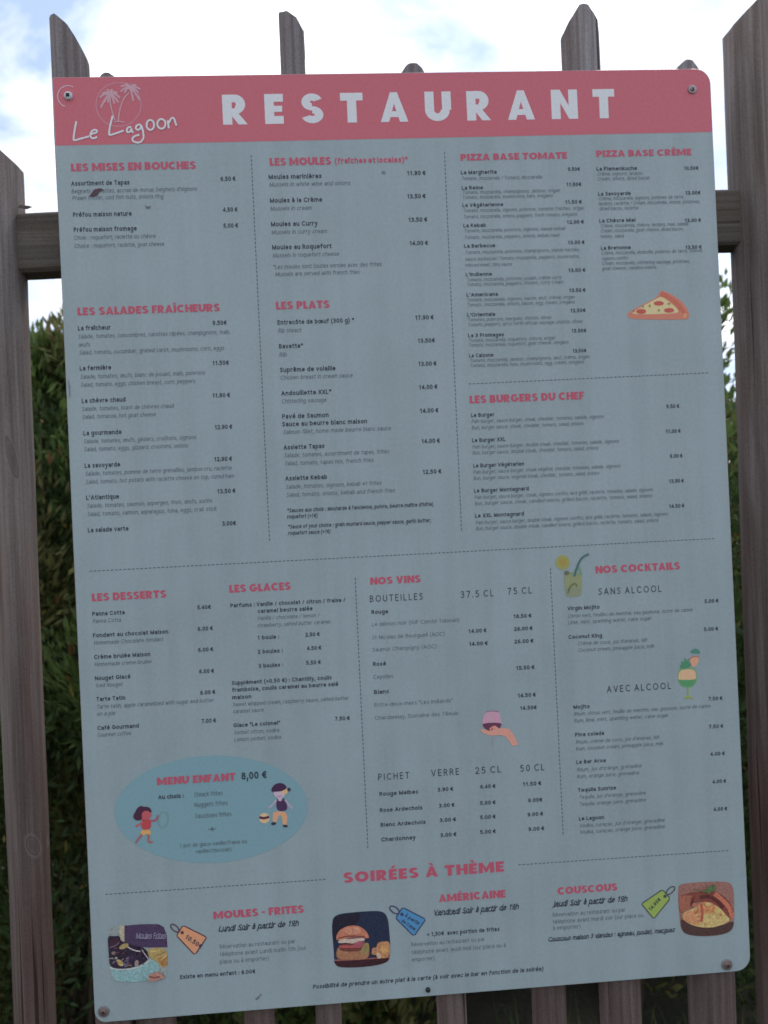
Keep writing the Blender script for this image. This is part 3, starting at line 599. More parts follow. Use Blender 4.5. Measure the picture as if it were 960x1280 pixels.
  ('shorts','p',[[-353.4,-352.9],[-341.0,-353.2],[-341.7,-360.4],[-347.6,-357.5],[-350.2,-360.8],[-354.5,-358.0]],(0.85, 0.464, 0.165),0),
  ('leg','s',[[-352.5,-358.2],[-357.2,-363.8],[-360.8,-368.6]],(0.471, 0.161, 0.18),2.45),
  ('leg','s',[[-344.2,-359.2],[-344.8,-367.7],[-339.7,-368.9]],(0.485, 0.161, 0.161),2.45),
  ('face','p',[[-340.1,-334.8],[-340.3,-336.2],[-340.8,-337.5],[-341.7,-338.6],[-342.7,-339.5],[-344.0,-340.2],[-345.4,-340.6],[-346.8,-340.6],[-348.3,-340.4],[-349.6,-339.8],[-350.8,-339.0],[-351.8,-337.9],[-352.5,-336.7],[-352.9,-335.3],[-353.0,-333.9],[-352.8,-332.5],[-352.3,-331.2],[-351.4,-330.1],[-350.4,-329.2],[-349.1,-328.5],[-347.7,-328.1],[-346.3,-328.1],[-344.8,-328.3],[-343.5,-328.9],[-342.3,-329.7],[-341.3,-330.8],[-340.6,-332.0],[-340.2,-333.4]],(0.634, 0.134, 0.146),0),
  ('hair','p',[[-362.8,-335.5],[-359.6,-329.7],[-356.5,-324.9],[-352.4,-322.4],[-349.5,-324.0],[-344.6,-324.2],[-340.6,-326.4],[-339.2,-331.0],[-340.5,-332.4],[-343.9,-329.2],[-348.8,-329.4],[-351.9,-332.7],[-351.2,-339.9],[-357.2,-341.1],[-360.6,-339.1]],(0.089, 0.031, 0.065),0),
  ('bubble','s',[[-319.9,-342.9],[-320.6,-345.4],[-321.7,-347.6],[-323.1,-349.4],[-324.6,-350.6],[-326.2,-351.2],[-327.8,-351.2],[-329.2,-350.5],[-330.4,-349.2],[-331.2,-347.3],[-331.7,-345.1],[-331.8,-342.6],[-331.4,-340.0],[-330.7,-337.6],[-329.6,-335.4],[-328.2,-333.6],[-326.7,-332.3],[-325.1,-331.7],[-323.5,-331.7],[-322.1,-332.4],[-320.9,-333.8],[-320.0,-335.6],[-319.6,-337.8],[-319.5,-340.3],[-319.8,-342.9]],(0.249, 0.4, 0.378),0.82),
 ]),
 ('boy_picture', [
  ('pants','p',[[-188.7,-340.6],[-170.8,-341.8],[-171.9,-359.9],[-177.5,-359.6],[-177.9,-347.4],[-181.4,-345.6],[-185.3,-355.0],[-189.8,-354.2],[-189.6,-346.6]],(0.85, 0.446, 0.252),0),
  ('shirt','p',[[-183.6,-324.3],[-181.6,-327.9],[-177.1,-328.2],[-174.8,-323.8],[-171.6,-330.6],[-170.3,-341.3],[-185.0,-340.9]],(0.091, 0.042, 0.113),0),
  ('arm','s',[[-184.0,-326.8],[-189.3,-332.5],[-193.5,-336.2]],(0.549, 0.468, 0.568),2.55),
  ('arm','s',[[-173.0,-327.0],[-168.3,-333.9],[-164.4,-338.7]],(0.549, 0.468, 0.568),2.55),
  ('neck','p',[[-177.3,-326.2],[-177.3,-326.7],[-177.5,-327.2],[-177.8,-327.6],[-178.2,-328.0],[-178.6,-328.2],[-179.1,-328.4],[-179.6,-328.4],[-180.1,-328.3],[-180.5,-328.1],[-180.9,-327.8],[-181.3,-327.4],[-181.5,-326.9],[-181.6,-326.4],[-181.7,-325.9],[-181.6,-325.4],[-181.4,-324.9],[-181.1,-324.5],[-180.8,-324.2],[-180.3,-323.9],[-179.9,-323.8],[-179.4,-323.7],[-178.9,-323.8],[-178.4,-324.0],[-178.0,-324.3],[-177.7,-324.7],[-177.4,-325.2],[-177.3,-325.7]],(0.81, 0.534, 0.638),0),
  ('face','p',[[-172.4,-318.7],[-172.6,-320.2],[-173.2,-321.5],[-174.2,-322.7],[-175.3,-323.6],[-176.8,-324.3],[-178.3,-324.7],[-179.9,-324.7],[-181.5,-324.5],[-183.0,-323.9],[-184.3,-323.0],[-185.4,-321.9],[-186.2,-320.6],[-186.7,-319.2],[-186.8,-317.8],[-186.6,-316.4],[-186.0,-315.0],[-185.1,-313.9],[-183.9,-312.9],[-182.5,-312.3],[-180.9,-311.9],[-179.3,-311.8],[-177.7,-312.1],[-176.2,-312.7],[-174.9,-313.5],[-173.8,-314.6],[-173.0,-315.9],[-172.5,-317.3]],(0.733, 0.543, 0.634),0),
  ('blond_hair','p',[[-178.5,-316.0],[-171.8,-312.4],[-168.4,-314.2],[-170.1,-319.1],[-174.2,-320.3]],(0.85, 0.568, 0.311),0),
  ('cap','p',[[-189.9,-316.1],[-189.4,-311.3],[-185.6,-306.7],[-178.5,-304.9],[-172.6,-307.3],[-169.6,-312.6],[-177.0,-316.1],[-183.0,-316.0]],(0.078, 0.029, 0.086),0),
  ('cap_peak','p',[[-165.5,-314.5],[-165.6,-315.1],[-165.7,-315.6],[-166.0,-316.0],[-166.4,-316.4],[-166.8,-316.6],[-167.3,-316.8],[-167.8,-316.8],[-168.3,-316.7],[-168.7,-316.5],[-169.1,-316.2],[-169.5,-315.8],[-169.7,-315.3],[-169.9,-314.8],[-169.9,-314.3],[-169.8,-313.7],[-169.6,-313.2],[-169.3,-312.8],[-169.0,-312.4],[-168.5,-312.2],[-168.1,-312.0],[-167.6,-312.0],[-167.1,-312.1],[-166.6,-312.3],[-166.2,-312.6],[-165.9,-313.0],[-165.6,-313.5],[-165.5,-314.0]],(0.075, 0.05, 0.101),0),
  ('shoe','p',[[-185.7,-355.7],[-185.8,-356.5],[-186.5,-357.1],[-187.5,-357.6],[-188.7,-357.9],[-189.9,-357.8],[-191.0,-357.5],[-191.7,-356.9],[-192.0,-356.2],[-191.9,-355.4],[-191.2,-354.8],[-190.2,-354.3],[-189.0,-354.0],[-187.8,-354.1],[-186.7,-354.4],[-186.0,-355.0]],(0.05, 0.049, 0.082),0),
  ('shoe','p',[[-171.2,-360.6],[-171.6,-361.2],[-172.3,-361.6],[-173.4,-361.7],[-174.7,-361.5],[-175.8,-361.2],[-176.8,-360.6],[-177.4,-360.0],[-177.5,-359.3],[-177.2,-358.7],[-176.4,-358.4],[-175.3,-358.2],[-174.1,-358.4],[-172.9,-358.8],[-171.9,-359.3],[-171.3,-360.0]],(0.05, 0.049, 0.082),0),
  ('smile','s',[[-183.2,-320.8],[-180.3,-322.2],[-177.2,-321.2]],(0.352, 0.226, 0.339),0.71),
 ]),
 ('burger_drawing', [
  ('bun','p',[[-193.2,-348.9],[-193.5,-350.3],[-194.0,-351.6],[-194.9,-352.8],[-196.0,-353.7],[-197.4,-354.4],[-198.8,-354.8],[-200.3,-354.9],[-201.8,-354.6],[-203.3,-354.0],[-204.5,-353.2],[-205.5,-352.1],[-206.3,-350.8],[-206.7,-349.4],[-206.8,-348.0],[-206.6,-346.5],[-206.0,-345.2],[-205.2,-344.1],[-204.1,-343.1],[-202.7,-342.4],[-201.3,-342.0],[-199.8,-342.0],[-198.3,-342.2],[-196.8,-342.8],[-195.6,-343.7],[-194.6,-344.8],[-193.8,-346.0],[-193.4,-347.4]],(0.85, 0.593, 0.344),0),
  ('patty','s',[[-206.3,-346.8],[-200.6,-348.5],[-193.9,-347.1]],(0.133, 0.039, 0.076),3.26),
 ]),
 ('burger_photograph', [
  ('backdrop','p',[[-120.9,-486.1],[-118.8,-479.2],[-111.6,-475.9],[-95.3,-475.1],[-75.0,-475.1],[-60.8,-475.9],[-53.8,-478.9],[-50.0,-486.3],[-49.0,-503.7],[-48.7,-521.0],[-50.3,-537.2],[-54.6,-542.0],[-65.9,-544.6],[-86.3,-545.6],[-108.6,-544.4],[-117.6,-542.1],[-120.6,-535.8],[-120.6,-518.6],[-121.7,-498.2]],(0.029, 0.039, 0.082),0),
  ('backdrop_shade','p',[[-120.0,-483.1],[-113.7,-478.0],[-95.4,-476.3],[-83.2,-476.7],[-90.0,-491.5],[-106.4,-496.3],[-117.0,-505.7],[-120.0,-513.5],[-120.7,-498.3]],(0.026, 0.022, 0.041),0),
  ('table','p',[[-120.6,-533.8],[-98.0,-535.1],[-49.9,-535.7],[-50.5,-537.7],[-54.6,-542.0],[-65.9,-544.5],[-86.3,-545.4],[-108.6,-544.1],[-117.6,-541.8],[-120.4,-536.8]],(0.064, 0.023, 0.03),0),
  ('table_edge','s',[[-119.8,-534.0],[-98.0,-534.9],[-50.7,-535.5]],(0.419, 0.15, 0.131),1.63),
  ('bottom_bun','p',[[-116.6,-519.9],[-113.5,-518.1],[-97.2,-517.3],[-77.0,-519.9],[-75.2,-525.1],[-76.6,-533.1],[-82.8,-535.7],[-113.2,-533.9],[-118.1,-529.9]],(0.487, 0.223, 0.121),0),
  ('patty','p',[[-113.8,-514.5],[-97.1,-513.8],[-78.8,-514.7],[-77.6,-520.9],[-87.4,-525.2],[-107.7,-524.1],[-114.6,-520.0]],(0.218, 0.067, 0.055),0),
  ('lettuce','p',[[-85.3,-522.3],[-80.8,-514.5],[-75.8,-514.9],[-75.3,-527.1],[-82.6,-530.1],[-87.5,-526.2]],(0.391, 0.287, 0.118),0),
  ('tomato','s',[[-113.4,-517.1],[-103.3,-517.7],[-93.2,-518.6],[-84.0,-516.8]],(0.608, 0.13, 0.131),3.06),
  ('bacon','p',[[-96.2,-516.4],[-86.8,-511.0],[-80.8,-513.5],[-83.1,-519.4],[-91.3,-520.8]],(0.48, 0.131, 0.158),0),
  ('cheese','p',[[-115.2,-510.4],[-109.9,-507.2],[-96.8,-508.6],[-86.6,-507.8],[-80.6,-508.9],[-80.2,-512.0],[-88.8,-511.9],[-95.1,-514.9],[-104.1,-512.7],[-113.2,-513.0]],(0.73, 0.555, 0.461),0),
  ('top_bun','p',[[-117.1,-508.7],[-115.7,-500.7],[-110.4,-495.0],[-102.1,-491.8],[-93.0,-491.4],[-85.0,-493.9],[-78.1,-500.0],[-75.1,-506.8],[-75.7,-509.8],[-86.6,-507.0],[-100.8,-506.9],[-113.0,-508.5]],(0.678, 0.247, 0.158),0),
  ('bun_shine','p',[[-85.2,-498.2],[-85.5,-499.4],[-86.5,-500.5],[-88.1,-501.4],[-90.2,-502.2],[-92.6,-502.6],[-95.2,-502.7],[-97.8,-502.6],[-100.3,-502.1],[-102.4,-501.4],[-104.0,-500.4],[-105.1,-499.3],[-105.5,-498.1],[-105.1,-496.9],[-104.2,-495.8],[-102.6,-494.9],[-100.5,-494.2],[-98.1,-493.7],[-95.4,-493.6],[-92.8,-493.8],[-90.4,-494.2],[-88.3,-495.0],[-86.6,-495.9],[-85.6,-497.0]],(0.827, 0.336, 0.217),0),
  ('bun_crease','s',[[-114.0,-506.3],[-100.7,-504.7],[-80.5,-506.9]],(0.293, 0.092, 0.071),1.84),
  ('chips','p',[[-73.3,-527.3],[-69.0,-522.0],[-65.9,-521.2],[-65.1,-515.7],[-56.4,-514.3],[-48.8,-515.4],[-49.6,-535.2],[-61.5,-536.3],[-67.3,-530.8],[-72.4,-530.4]],(0.64, 0.3, 0.143),0),
  ('chip_light','p',[[-51.3,-524.9],[-51.4,-526.1],[-51.9,-527.3],[-52.5,-528.3],[-53.4,-529.1],[-54.4,-529.7],[-55.5,-530.1],[-56.6,-530.1],[-57.7,-529.9],[-58.8,-529.4],[-59.7,-528.6],[-60.5,-527.7],[-61.0,-526.6],[-61.4,-525.4],[-61.4,-524.1],[-61.2,-522.9],[-60.8,-521.8],[-60.2,-520.7],[-59.3,-519.9],[-58.3,-519.3],[-57.2,-519.0],[-56.1,-518.9],[-55.0,-519.2],[-53.9,-519.7],[-53.0,-520.4],[-52.2,-521.4],[-51.7,-522.5],[-51.3,-523.7]],(0.85, 0.429, 0.18),0),
  ('chip_light','p',[[-61.3,-531.3],[-61.1,-532.7],[-61.2,-534.0],[-61.6,-535.1],[-62.4,-535.8],[-63.3,-536.1],[-64.3,-535.8],[-65.3,-535.2],[-66.2,-534.1],[-66.7,-532.8],[-67.0,-531.5],[-66.9,-530.1],[-66.4,-529.1],[-65.7,-528.3],[-64.8,-528.1],[-63.7,-528.3],[-62.7,-529.0],[-61.9,-530.0]],(0.85, 0.547, 0.377),0),
  ('chip_light','p',[[-65.1,-524.9],[-65.4,-525.9],[-66.1,-526.8],[-67.1,-527.4],[-68.3,-527.6],[-69.5,-527.5],[-70.7,-527.1],[-71.7,-526.3],[-72.3,-525.4],[-72.4,-524.3],[-72.2,-523.3],[-71.5,-522.4],[-70.5,-521.8],[-69.3,-521.5],[-68.0,-521.6],[-66.8,-522.1],[-65.9,-522.8],[-65.3,-523.8]],(0.625, 0.277, 0.176),0),
 ]),
 ('mussels_photograph', [
  ('backdrop','p',[[-399.9,-472.2],[-394.4,-470.6],[-379.6,-469.7],[-357.0,-470.2],[-337.4,-471.9],[-330.7,-475.9],[-327.5,-485.6],[-327.3,-502.7],[-328.6,-525.6],[-330.5,-539.5],[-338.6,-542.9],[-373.0,-541.6],[-394.6,-539.9],[-399.1,-532.1],[-400.2,-512.1]],(0.379, 0.418, 0.403),0),
  ('purple_board','p',[[-379.2,-470.7],[-357.1,-470.4],[-337.4,-472.0],[-331.1,-475.8],[-327.8,-485.6],[-327.4,-501.7],[-351.5,-500.3],[-380.3,-495.6]],(0.096, 0.059, 0.127),0),
  ('yellow_stripe','p',[[-385.6,-471.2],[-379.2,-470.9],[-380.2,-493.6],[-385.7,-495.2]],(0.579, 0.509, 0.366),0),
  ('fries','p',[[-353.5,-500.7],[-327.3,-501.5],[-328.4,-524.6],[-334.9,-527.1],[-340.5,-519.7],[-351.0,-511.9]],(0.561, 0.393, 0.157),0),
  ('fries_shade','p',[[-341.2,-513.6],[-327.9,-512.7],[-328.6,-523.6],[-334.9,-526.1]],(0.489, 0.245, 0.093),0),
  ('fry','s',[[-348.8,-506.0],[-336.9,-504.5]],(0.787, 0.583, 0.235),1.53),
  ('fry','s',[[-344.1,-511.4],[-331.1,-507.4]],(0.35, 0.217, 0.086),1.22),
  ('fry','s',[[-336.5,-517.0],[-329.3,-511.6]],(0.802, 0.545, 0.202),1.43),
  ('pot','p',[[-399.1,-521.1],[-387.0,-524.6],[-367.3,-523.6],[-351.2,-516.9],[-348.2,-514.6],[-340.5,-518.7],[-337.9,-526.9],[-345.3,-538.3],[-358.3,-541.9],[-387.7,-540.3],[-395.4,-536.4]],(0.322, 0.524, 0.535),0),
  ('pot_rim','s',[[-399.6,-521.1],[-387.0,-524.7],[-369.3,-524.5],[-357.3,-520.9],[-349.2,-515.0]],(0.626, 0.679, 0.661),1.84),
  ('mussels','p',[[-400.4,-481.1],[-393.0,-482.7],[-385.1,-482.3],[-384.4,-489.3],[-377.7,-491.8],[-368.1,-496.6],[-356.4,-499.5],[-351.7,-505.8],[-350.7,-513.9],[-359.3,-520.2],[-377.2,-524.2],[-390.9,-523.6],[-399.5,-519.6],[-399.7,-502.1]],(0.044, 0.029, 0.053),0),
  ('mussel_meat','p',[[-374.9,-493.8],[-374.9,-494.9],[-375.6,-496.1],[-376.9,-497.4],[-378.7,-498.4],[-380.7,-499.2],[-382.8,-499.6],[-384.6,-499.6],[-386.0,-499.2],[-386.7,-498.4],[-386.7,-497.3],[-386.1,-496.0],[-384.7,-494.8],[-382.9,-493.7],[-380.9,-492.9],[-378.8,-492.5],[-377.0,-492.5],[-375.7,-493.0]],(0.498, 0.354, 0.148),0),
  ('mussel_meat','p',[[-382.7,-519.9],[-383.6,-520.4],[-384.9,-520.4],[-386.4,-519.9],[-387.9,-518.9],[-389.3,-517.5],[-390.3,-516.0],[-390.9,-514.5],[-391.0,-513.2],[-390.6,-512.3],[-389.7,-511.8],[-388.4,-511.8],[-386.9,-512.3],[-385.4,-513.3],[-384.0,-514.7],[-382.9,-516.2],[-382.3,-517.7],[-382.2,-519.0]],(0.683, 0.511, 0.205),0),
  ('mussel_meat','p',[[-390.5,-503.8],[-390.7,-504.6],[-391.2,-505.2],[-392.0,-505.6],[-393.0,-505.8],[-394.0,-505.7],[-395.0,-505.4],[-395.7,-504.8],[-396.2,-504.1],[-396.4,-503.4],[-396.1,-502.6],[-395.6,-502.0],[-394.8,-501.6],[-393.8,-501.4],[-392.8,-501.5],[-391.9,-501.8],[-391.1,-502.4],[-390.6,-503.1]],(0.316, 0.223, 0.194),0),
  ('mussel_meat','p',[[-363.6,-518.8],[-364.0,-520.1],[-364.7,-521.2],[-365.6,-521.9],[-366.5,-522.1],[-367.4,-521.9],[-368.1,-521.2],[-368.5,-520.2],[-368.7,-518.9],[-368.6,-517.6],[-368.1,-516.3],[-367.4,-515.2],[-366.6,-514.5],[-365.7,-514.3],[-364.8,-514.5],[-364.1,-515.2],[-363.6,-516.2],[-363.4,-517.5]],(0.446, 0.308, 0.291),0),
  ('mussel_shell','p',[[-386.2,-486.7],[-386.0,-488.1],[-386.5,-489.7],[-387.7,-491.3],[-389.5,-492.7],[-391.6,-493.8],[-393.8,-494.3],[-395.8,-494.3],[-397.4,-493.8],[-398.4,-492.7],[-398.6,-491.3],[-398.1,-489.7],[-396.9,-488.1],[-395.1,-486.7],[-393.0,-485.6],[-390.8,-485.1],[-388.8,-485.1],[-387.2,-485.6]],(0.079, 0.032, 0.059),0),
  ('mussel_shell','p',[[-366.7,-514.7],[-367.7,-515.6],[-369.2,-516.0],[-371.0,-515.8],[-372.9,-515.1],[-374.6,-513.9],[-376.0,-512.4],[-376.8,-510.8],[-377.1,-509.2],[-376.6,-507.9],[-375.6,-507.0],[-374.1,-506.6],[-372.3,-506.7],[-370.4,-507.4],[-368.7,-508.6],[-367.4,-510.1],[-366.5,-511.7],[-366.3,-513.3]],(0.055, 0.037, 0.089),0),
  ('mussel_shell','p',[[-376.0,-518.7],[-376.7,-520.3],[-377.6,-521.5],[-378.7,-522.3],[-379.8,-522.5],[-380.8,-522.2],[-381.5,-521.3],[-381.9,-520.0],[-382.0,-518.4],[-381.6,-516.7],[-381.0,-515.2],[-380.0,-513.9],[-379.0,-513.1],[-377.9,-512.9],[-376.9,-513.2],[-376.2,-514.1],[-375.7,-515.4],[-375.7,-517.0]],(0.196, 0.165, 0.252),0),
  ('mussel_shell','p',[[-358.7,-506.4],[-358.9,-507.6],[-359.6,-508.7],[-360.8,-509.6],[-362.3,-510.1],[-364.0,-510.3],[-365.7,-510.1],[-367.1,-509.4],[-368.0,-508.5],[-368.5,-507.4],[-368.3,-506.2],[-367.6,-505.1],[-366.4,-504.2],[-364.9,-503.7],[-363.2,-503.5],[-361.5,-503.7],[-360.2,-504.3],[-359.2,-505.3]],(0.077, 0.035, 0.073),0),
  ('shell_fleck','p',[[-353.1,-504.4],[-353.5,-505.3],[-355.0,-506.1],[-356.7,-506.2],[-357.6,-505.7],[-357.2,-504.7],[-355.7,-504.0],[-354.0,-503.8]],(0.016, 0.012, 0.021),0),
  ('shell_fleck','p',[[-379.7,-503.7],[-380.1,-504.7],[-381.4,-505.4],[-383.0,-505.6],[-383.8,-505.1],[-383.5,-504.1],[-382.1,-503.3],[-380.6,-503.2]],(0.145, 0.057, 0.08),0),
  ('shell_fleck','p',[[-391.2,-512.3],[-391.4,-513.5],[-393.0,-515.3],[-395.0,-516.6],[-396.2,-516.6],[-396.0,-515.4],[-394.4,-513.6],[-392.5,-512.3]],(0.247, 0.203, 0.267),0),
  ('shell_fleck','p',[[-374.4,-513.3],[-375.2,-513.6],[-376.6,-513.1],[-377.7,-512.2],[-377.9,-511.3],[-377.1,-511.1],[-375.7,-511.5],[-374.6,-512.5]],(0.145, 0.057, 0.081),0),
  ('shell_fleck','p',[[-366.7,-501.9],[-367.8,-502.4],[-369.7,-501.8],[-371.1,-500.5],[-371.4,-499.2],[-370.2,-498.8],[-368.4,-499.4],[-366.9,-500.7]],(0.016, 0.012, 0.021),0),
  ('shell_fleck','p',[[-377.5,-517.3],[-378.2,-517.6],[-379.5,-517.3],[-380.5,-516.5],[-380.7,-515.7],[-379.9,-515.3],[-378.7,-515.7],[-377.7,-516.5]],(0.017, 0.012, 0.021),0),
  ('shell_fleck','p',[[-357.0,-509.5],[-357.7,-509.9],[-359.1,-509.8],[-360.4,-509.4],[-360.9,-508.8],[-360.3,-508.4],[-358.9,-508.5],[-357.5,-508.9]],(0.016, 0.012, 0.021),0),
  ('shell_fleck','p',[[-382.0,-515.1],[-382.5,-516.2],[-384.1,-516.9],[-386.0,-517.0],[-386.9,-516.2],[-386.4,-515.2],[-384.8,-514.4],[-382.9,-514.4]],(0.502, 0.339, 0.162),0),
  ('shell_fleck','p',[[-391.8,-510.6],[-392.6,-511.1],[-394.5,-511.0],[-396.3,-510.4],[-397.0,-509.6],[-396.2,-509.1],[-394.3,-509.2],[-392.5,-509.8]],(0.247, 0.202, 0.267),0),
  ('shell_fleck','p',[[-376.5,-510.2],[-376.2,-511.1],[-376.8,-512.5],[-377.9,-513.4],[-378.9,-513.4],[-379.2,-512.5],[-378.6,-511.1],[-377.4,-510.2]],(0.145, 0.057, 0.081),0),
  ('shell_fleck','p',[[-387.4,-497.5],[-388.5,-498.2],[-390.8,-498.2],[-393.1,-497.4],[-394.0,-496.4],[-392.9,-495.6],[-390.5,-495.6],[-388.2,-496.4]],(0.144, 0.057, 0.08),0),
  ('shell_fleck','p',[[-371.1,-519.9],[-371.9,-520.3],[-373.9,-520.4],[-375.9,-520.1],[-376.8,-519.7],[-375.9,-519.3],[-373.9,-519.2],[-371.9,-519.5]],(0.503, 0.339, 0.162),0),
  ('shell_fleck','p',[[-371.5,-516.6],[-372.0,-517.8],[-373.9,-518.9],[-376.1,-519.3],[-377.3,-518.7],[-376.8,-517.5],[-374.9,-516.4],[-372.7,-516.0]],(0.109, 0.071, 0.125),0),
  ('shell_fleck','p',[[-360.2,-503.0],[-361.4,-502.5],[-362.8,-500.6],[-363.7,-498.4],[-363.4,-497.1],[-362.2,-497.6],[-360.8,-499.5],[-360.0,-501.7]],(0.016, 0.012, 0.021),0),
  ('shell_fleck','p',[[-356.8,-520.8],[-357.7,-520.6],[-359.3,-519.5],[-360.7,-518.2],[-361.0,-517.3],[-360.2,-517.5],[-358.6,-518.6],[-357.2,-519.9]],(0.109, 0.071, 0.125),0),
  ('shell_fleck','p',[[-387.5,-503.3],[-388.3,-504.0],[-390.2,-504.4],[-392.1,-504.3],[-393.0,-503.6],[-392.3,-502.9],[-390.4,-502.4],[-388.4,-502.6]],(0.108, 0.071, 0.124),0),
  ('shell_fleck','p',[[-355.4,-514.7],[-356.2,-514.5],[-357.3,-513.4],[-358.1,-512.0],[-358.0,-511.1],[-357.2,-511.3],[-356.1,-512.5],[-355.3,-513.9]],(0.074, 0.057, 0.116),0),
  ('shell_fleck','p',[[-375.1,-515.5],[-375.8,-515.9],[-377.4,-515.8],[-378.8,-515.3],[-379.4,-514.6],[-378.6,-514.2],[-377.1,-514.3],[-375.6,-514.8]],(0.108, 0.071, 0.125),0),
  ('shell_fleck','p',[[-388.6,-516.7],[-389.8,-516.5],[-391.6,-515.0],[-392.9,-513.0],[-392.9,-511.7],[-391.7,-511.9],[-389.9,-513.4],[-388.6,-515.4]],(0.108, 0.071, 0.125),0),
  ('shell_fleck','p',[[-374.6,-509.5],[-374.9,-510.6],[-376.1,-511.6],[-377.7,-511.9],[-378.7,-511.4],[-378.4,-510.4],[-377.2,-509.4],[-375.6,-509.0]],(0.247, 0.202, 0.267),0),
  ('shell_fleck','p',[[-369.7,-510.9],[-370.5,-511.0],[-371.5,-510.3],[-372.0,-509.3],[-371.9,-508.5],[-371.1,-508.5],[-370.2,-509.1],[-369.6,-510.2]],(0.108, 0.071, 0.125),0),
  ('shell_fleck','p',[[-358.9,-516.4],[-359.4,-516.8],[-360.5,-516.8],[-361.6,-516.6],[-362.0,-516.1],[-361.6,-515.7],[-360.4,-515.6],[-359.3,-515.9]],(0.108, 0.071, 0.125),0),
  ('shell_fleck','p',[[-357.6,-500.4],[-358.1,-501.2],[-359.6,-501.9],[-361.4,-502.2],[-362.2,-501.8],[-361.7,-500.9],[-360.2,-500.2],[-358.4,-500.0]],(0.108, 0.07, 0.124),0),
  ('shell_fleck','p',[[-380.5,-510.2],[-380.8,-511.2],[-382.2,-512.4],[-383.9,-513.2],[-384.9,-513.0],[-384.6,-512.1],[-383.2,-510.9],[-381.5,-510.1]],(0.247, 0.202, 0.267),0),
  ('shell_fleck','p',[[-377.7,-501.6],[-378.6,-501.9],[-379.6,-501.4],[-380.1,-500.4],[-379.8,-499.5],[-378.9,-499.2],[-377.9,-499.7],[-377.4,-500.7]],(0.108, 0.07, 0.124),0),
  ('shell_fleck','p',[[-370.3,-499.7],[-371.1,-500.3],[-372.8,-500.2],[-374.4,-499.5],[-374.9,-498.6],[-374.1,-498.0],[-372.4,-498.0],[-370.8,-498.7]],(0.144, 0.057, 0.08),0),
  ('shell_fleck','p',[[-366.5,-500.8],[-367.5,-500.8],[-369.7,-500.0],[-371.7,-498.9],[-372.5,-498.1],[-371.4,-498.1],[-369.2,-498.9],[-367.2,-500.0]],(0.144, 0.057, 0.08),0),
  ('shell_fleck','p',[[-362.4,-503.0],[-362.5,-504.2],[-363.6,-506.3],[-365.2,-508.1],[-366.2,-508.5],[-366.2,-507.3],[-365.1,-505.2],[-363.5,-503.4]],(0.016, 0.012, 0.021),0),
  ('shell_fleck','p',[[-385.9,-501.6],[-386.2,-502.8],[-387.6,-504.0],[-389.4,-504.5],[-390.5,-504.2],[-390.2,-503.0],[-388.8,-501.8],[-387.0,-501.3]],(0.144, 0.057, 0.08),0),
  ('shell_glint','s',[[-375.9,-496.0],[-369.2,-500.5],[-360.5,-503.1]],(0.685, 0.605, 0.615),1.53),
  ('shell_glint','s',[[-358.4,-501.3],[-353.8,-508.7],[-351.1,-512.9]],(0.62, 0.558, 0.57),1.12),
  ('shell_glint','s',[[-397.5,-495.3],[-389.5,-492.9],[-385.4,-489.2]],(0.27, 0.195, 0.258),1.02),
  ('shell_glint','p',[[-388.5,-509.0],[-388.5,-509.3],[-388.7,-509.6],[-388.9,-509.8],[-389.2,-510.0],[-389.5,-510.1],[-389.9,-510.2],[-390.3,-510.2],[-390.7,-510.2],[-391.0,-510.0],[-391.4,-509.8],[-391.6,-509.6],[-391.8,-509.3],[-392.0,-509.0],[-392.0,-508.7],[-391.9,-508.4],[-391.8,-508.1],[-391.6,-507.9],[-391.3,-507.7],[-390.9,-507.5],[-390.6,-507.4],[-390.2,-507.4],[-389.8,-507.5],[-389.4,-507.6],[-389.1,-507.8],[-388.8,-508.1],[-388.6,-508.4],[-388.5,-508.7]],(0.531, 0.446, 0.439),0),
  ('shell_glint','s',[[-399.1,-509.1],[-394.1,-508.5]],(0.532, 0.457, 0.441),1.02),
  ('hand','p',[[-352.0,-532.8],[-344.0,-530.4],[-338.0,-530.4],[-335.2,-534.1],[-331.5,-537.9],[-338.4,-539.4],[-346.4,-541.8],[-352.3,-540.3]],(0.578, 0.28, 0.221),0),
  ('hand_shade','s',[[-351.1,-534.9],[-344.3,-536.9],[-338.3,-535.9]],(0.263, 0.101, 0.09),1.84),
 ]),
 ('couscous_photograph', [
  ('backdrop','p',[[327.9,-477.1],[330.1,-471.0],[338.7,-469.6],[363.3,-469.5],[390.0,-470.7],[399.4,-474.5],[402.3,-482.5],[402.3,-501.3],[401.0,-524.2],[396.6,-535.3],[384.6,-540.2],[362.1,-540.7],[338.8,-537.2],[330.0,-530.3],[328.6,-514.6],[327.9,-495.8]],(0.412, 0.195, 0.161),0),
  ('meat','p',[[328.1,-487.5],[339.2,-482.1],[354.1,-482.1],[371.3,-480.3],[387.0,-487.7],[398.2,-501.0],[401.5,-513.8],[399.4,-522.0],[382.8,-510.3],[367.2,-498.7],[353.6,-493.6],[342.6,-501.1],[331.6,-508.6],[328.3,-506.3]],(0.286, 0.082, 0.063),0),
  ('meat','p',[[328.3,-486.0],[343.3,-484.5],[349.4,-491.2],[343.6,-501.2],[331.6,-508.1],[328.7,-502.1]],(0.466, 0.164, 0.106),0),
  ('sausage','s',[[376.4,-485.8],[385.7,-493.8],[393.8,-503.8],[398.1,-514.6],[397.4,-518.7]],(0.712, 0.218, 0.14),5.61),
  ('sausage','s',[[357.0,-489.1],[368.7,-489.5],[379.2,-495.4],[387.3,-505.4]],(0.148, 0.04, 0.039),4.59),
  ('sausage','s',[[347.4,-488.9],[344.8,-498.1]],(0.157, 0.049, 0.05),3.57),
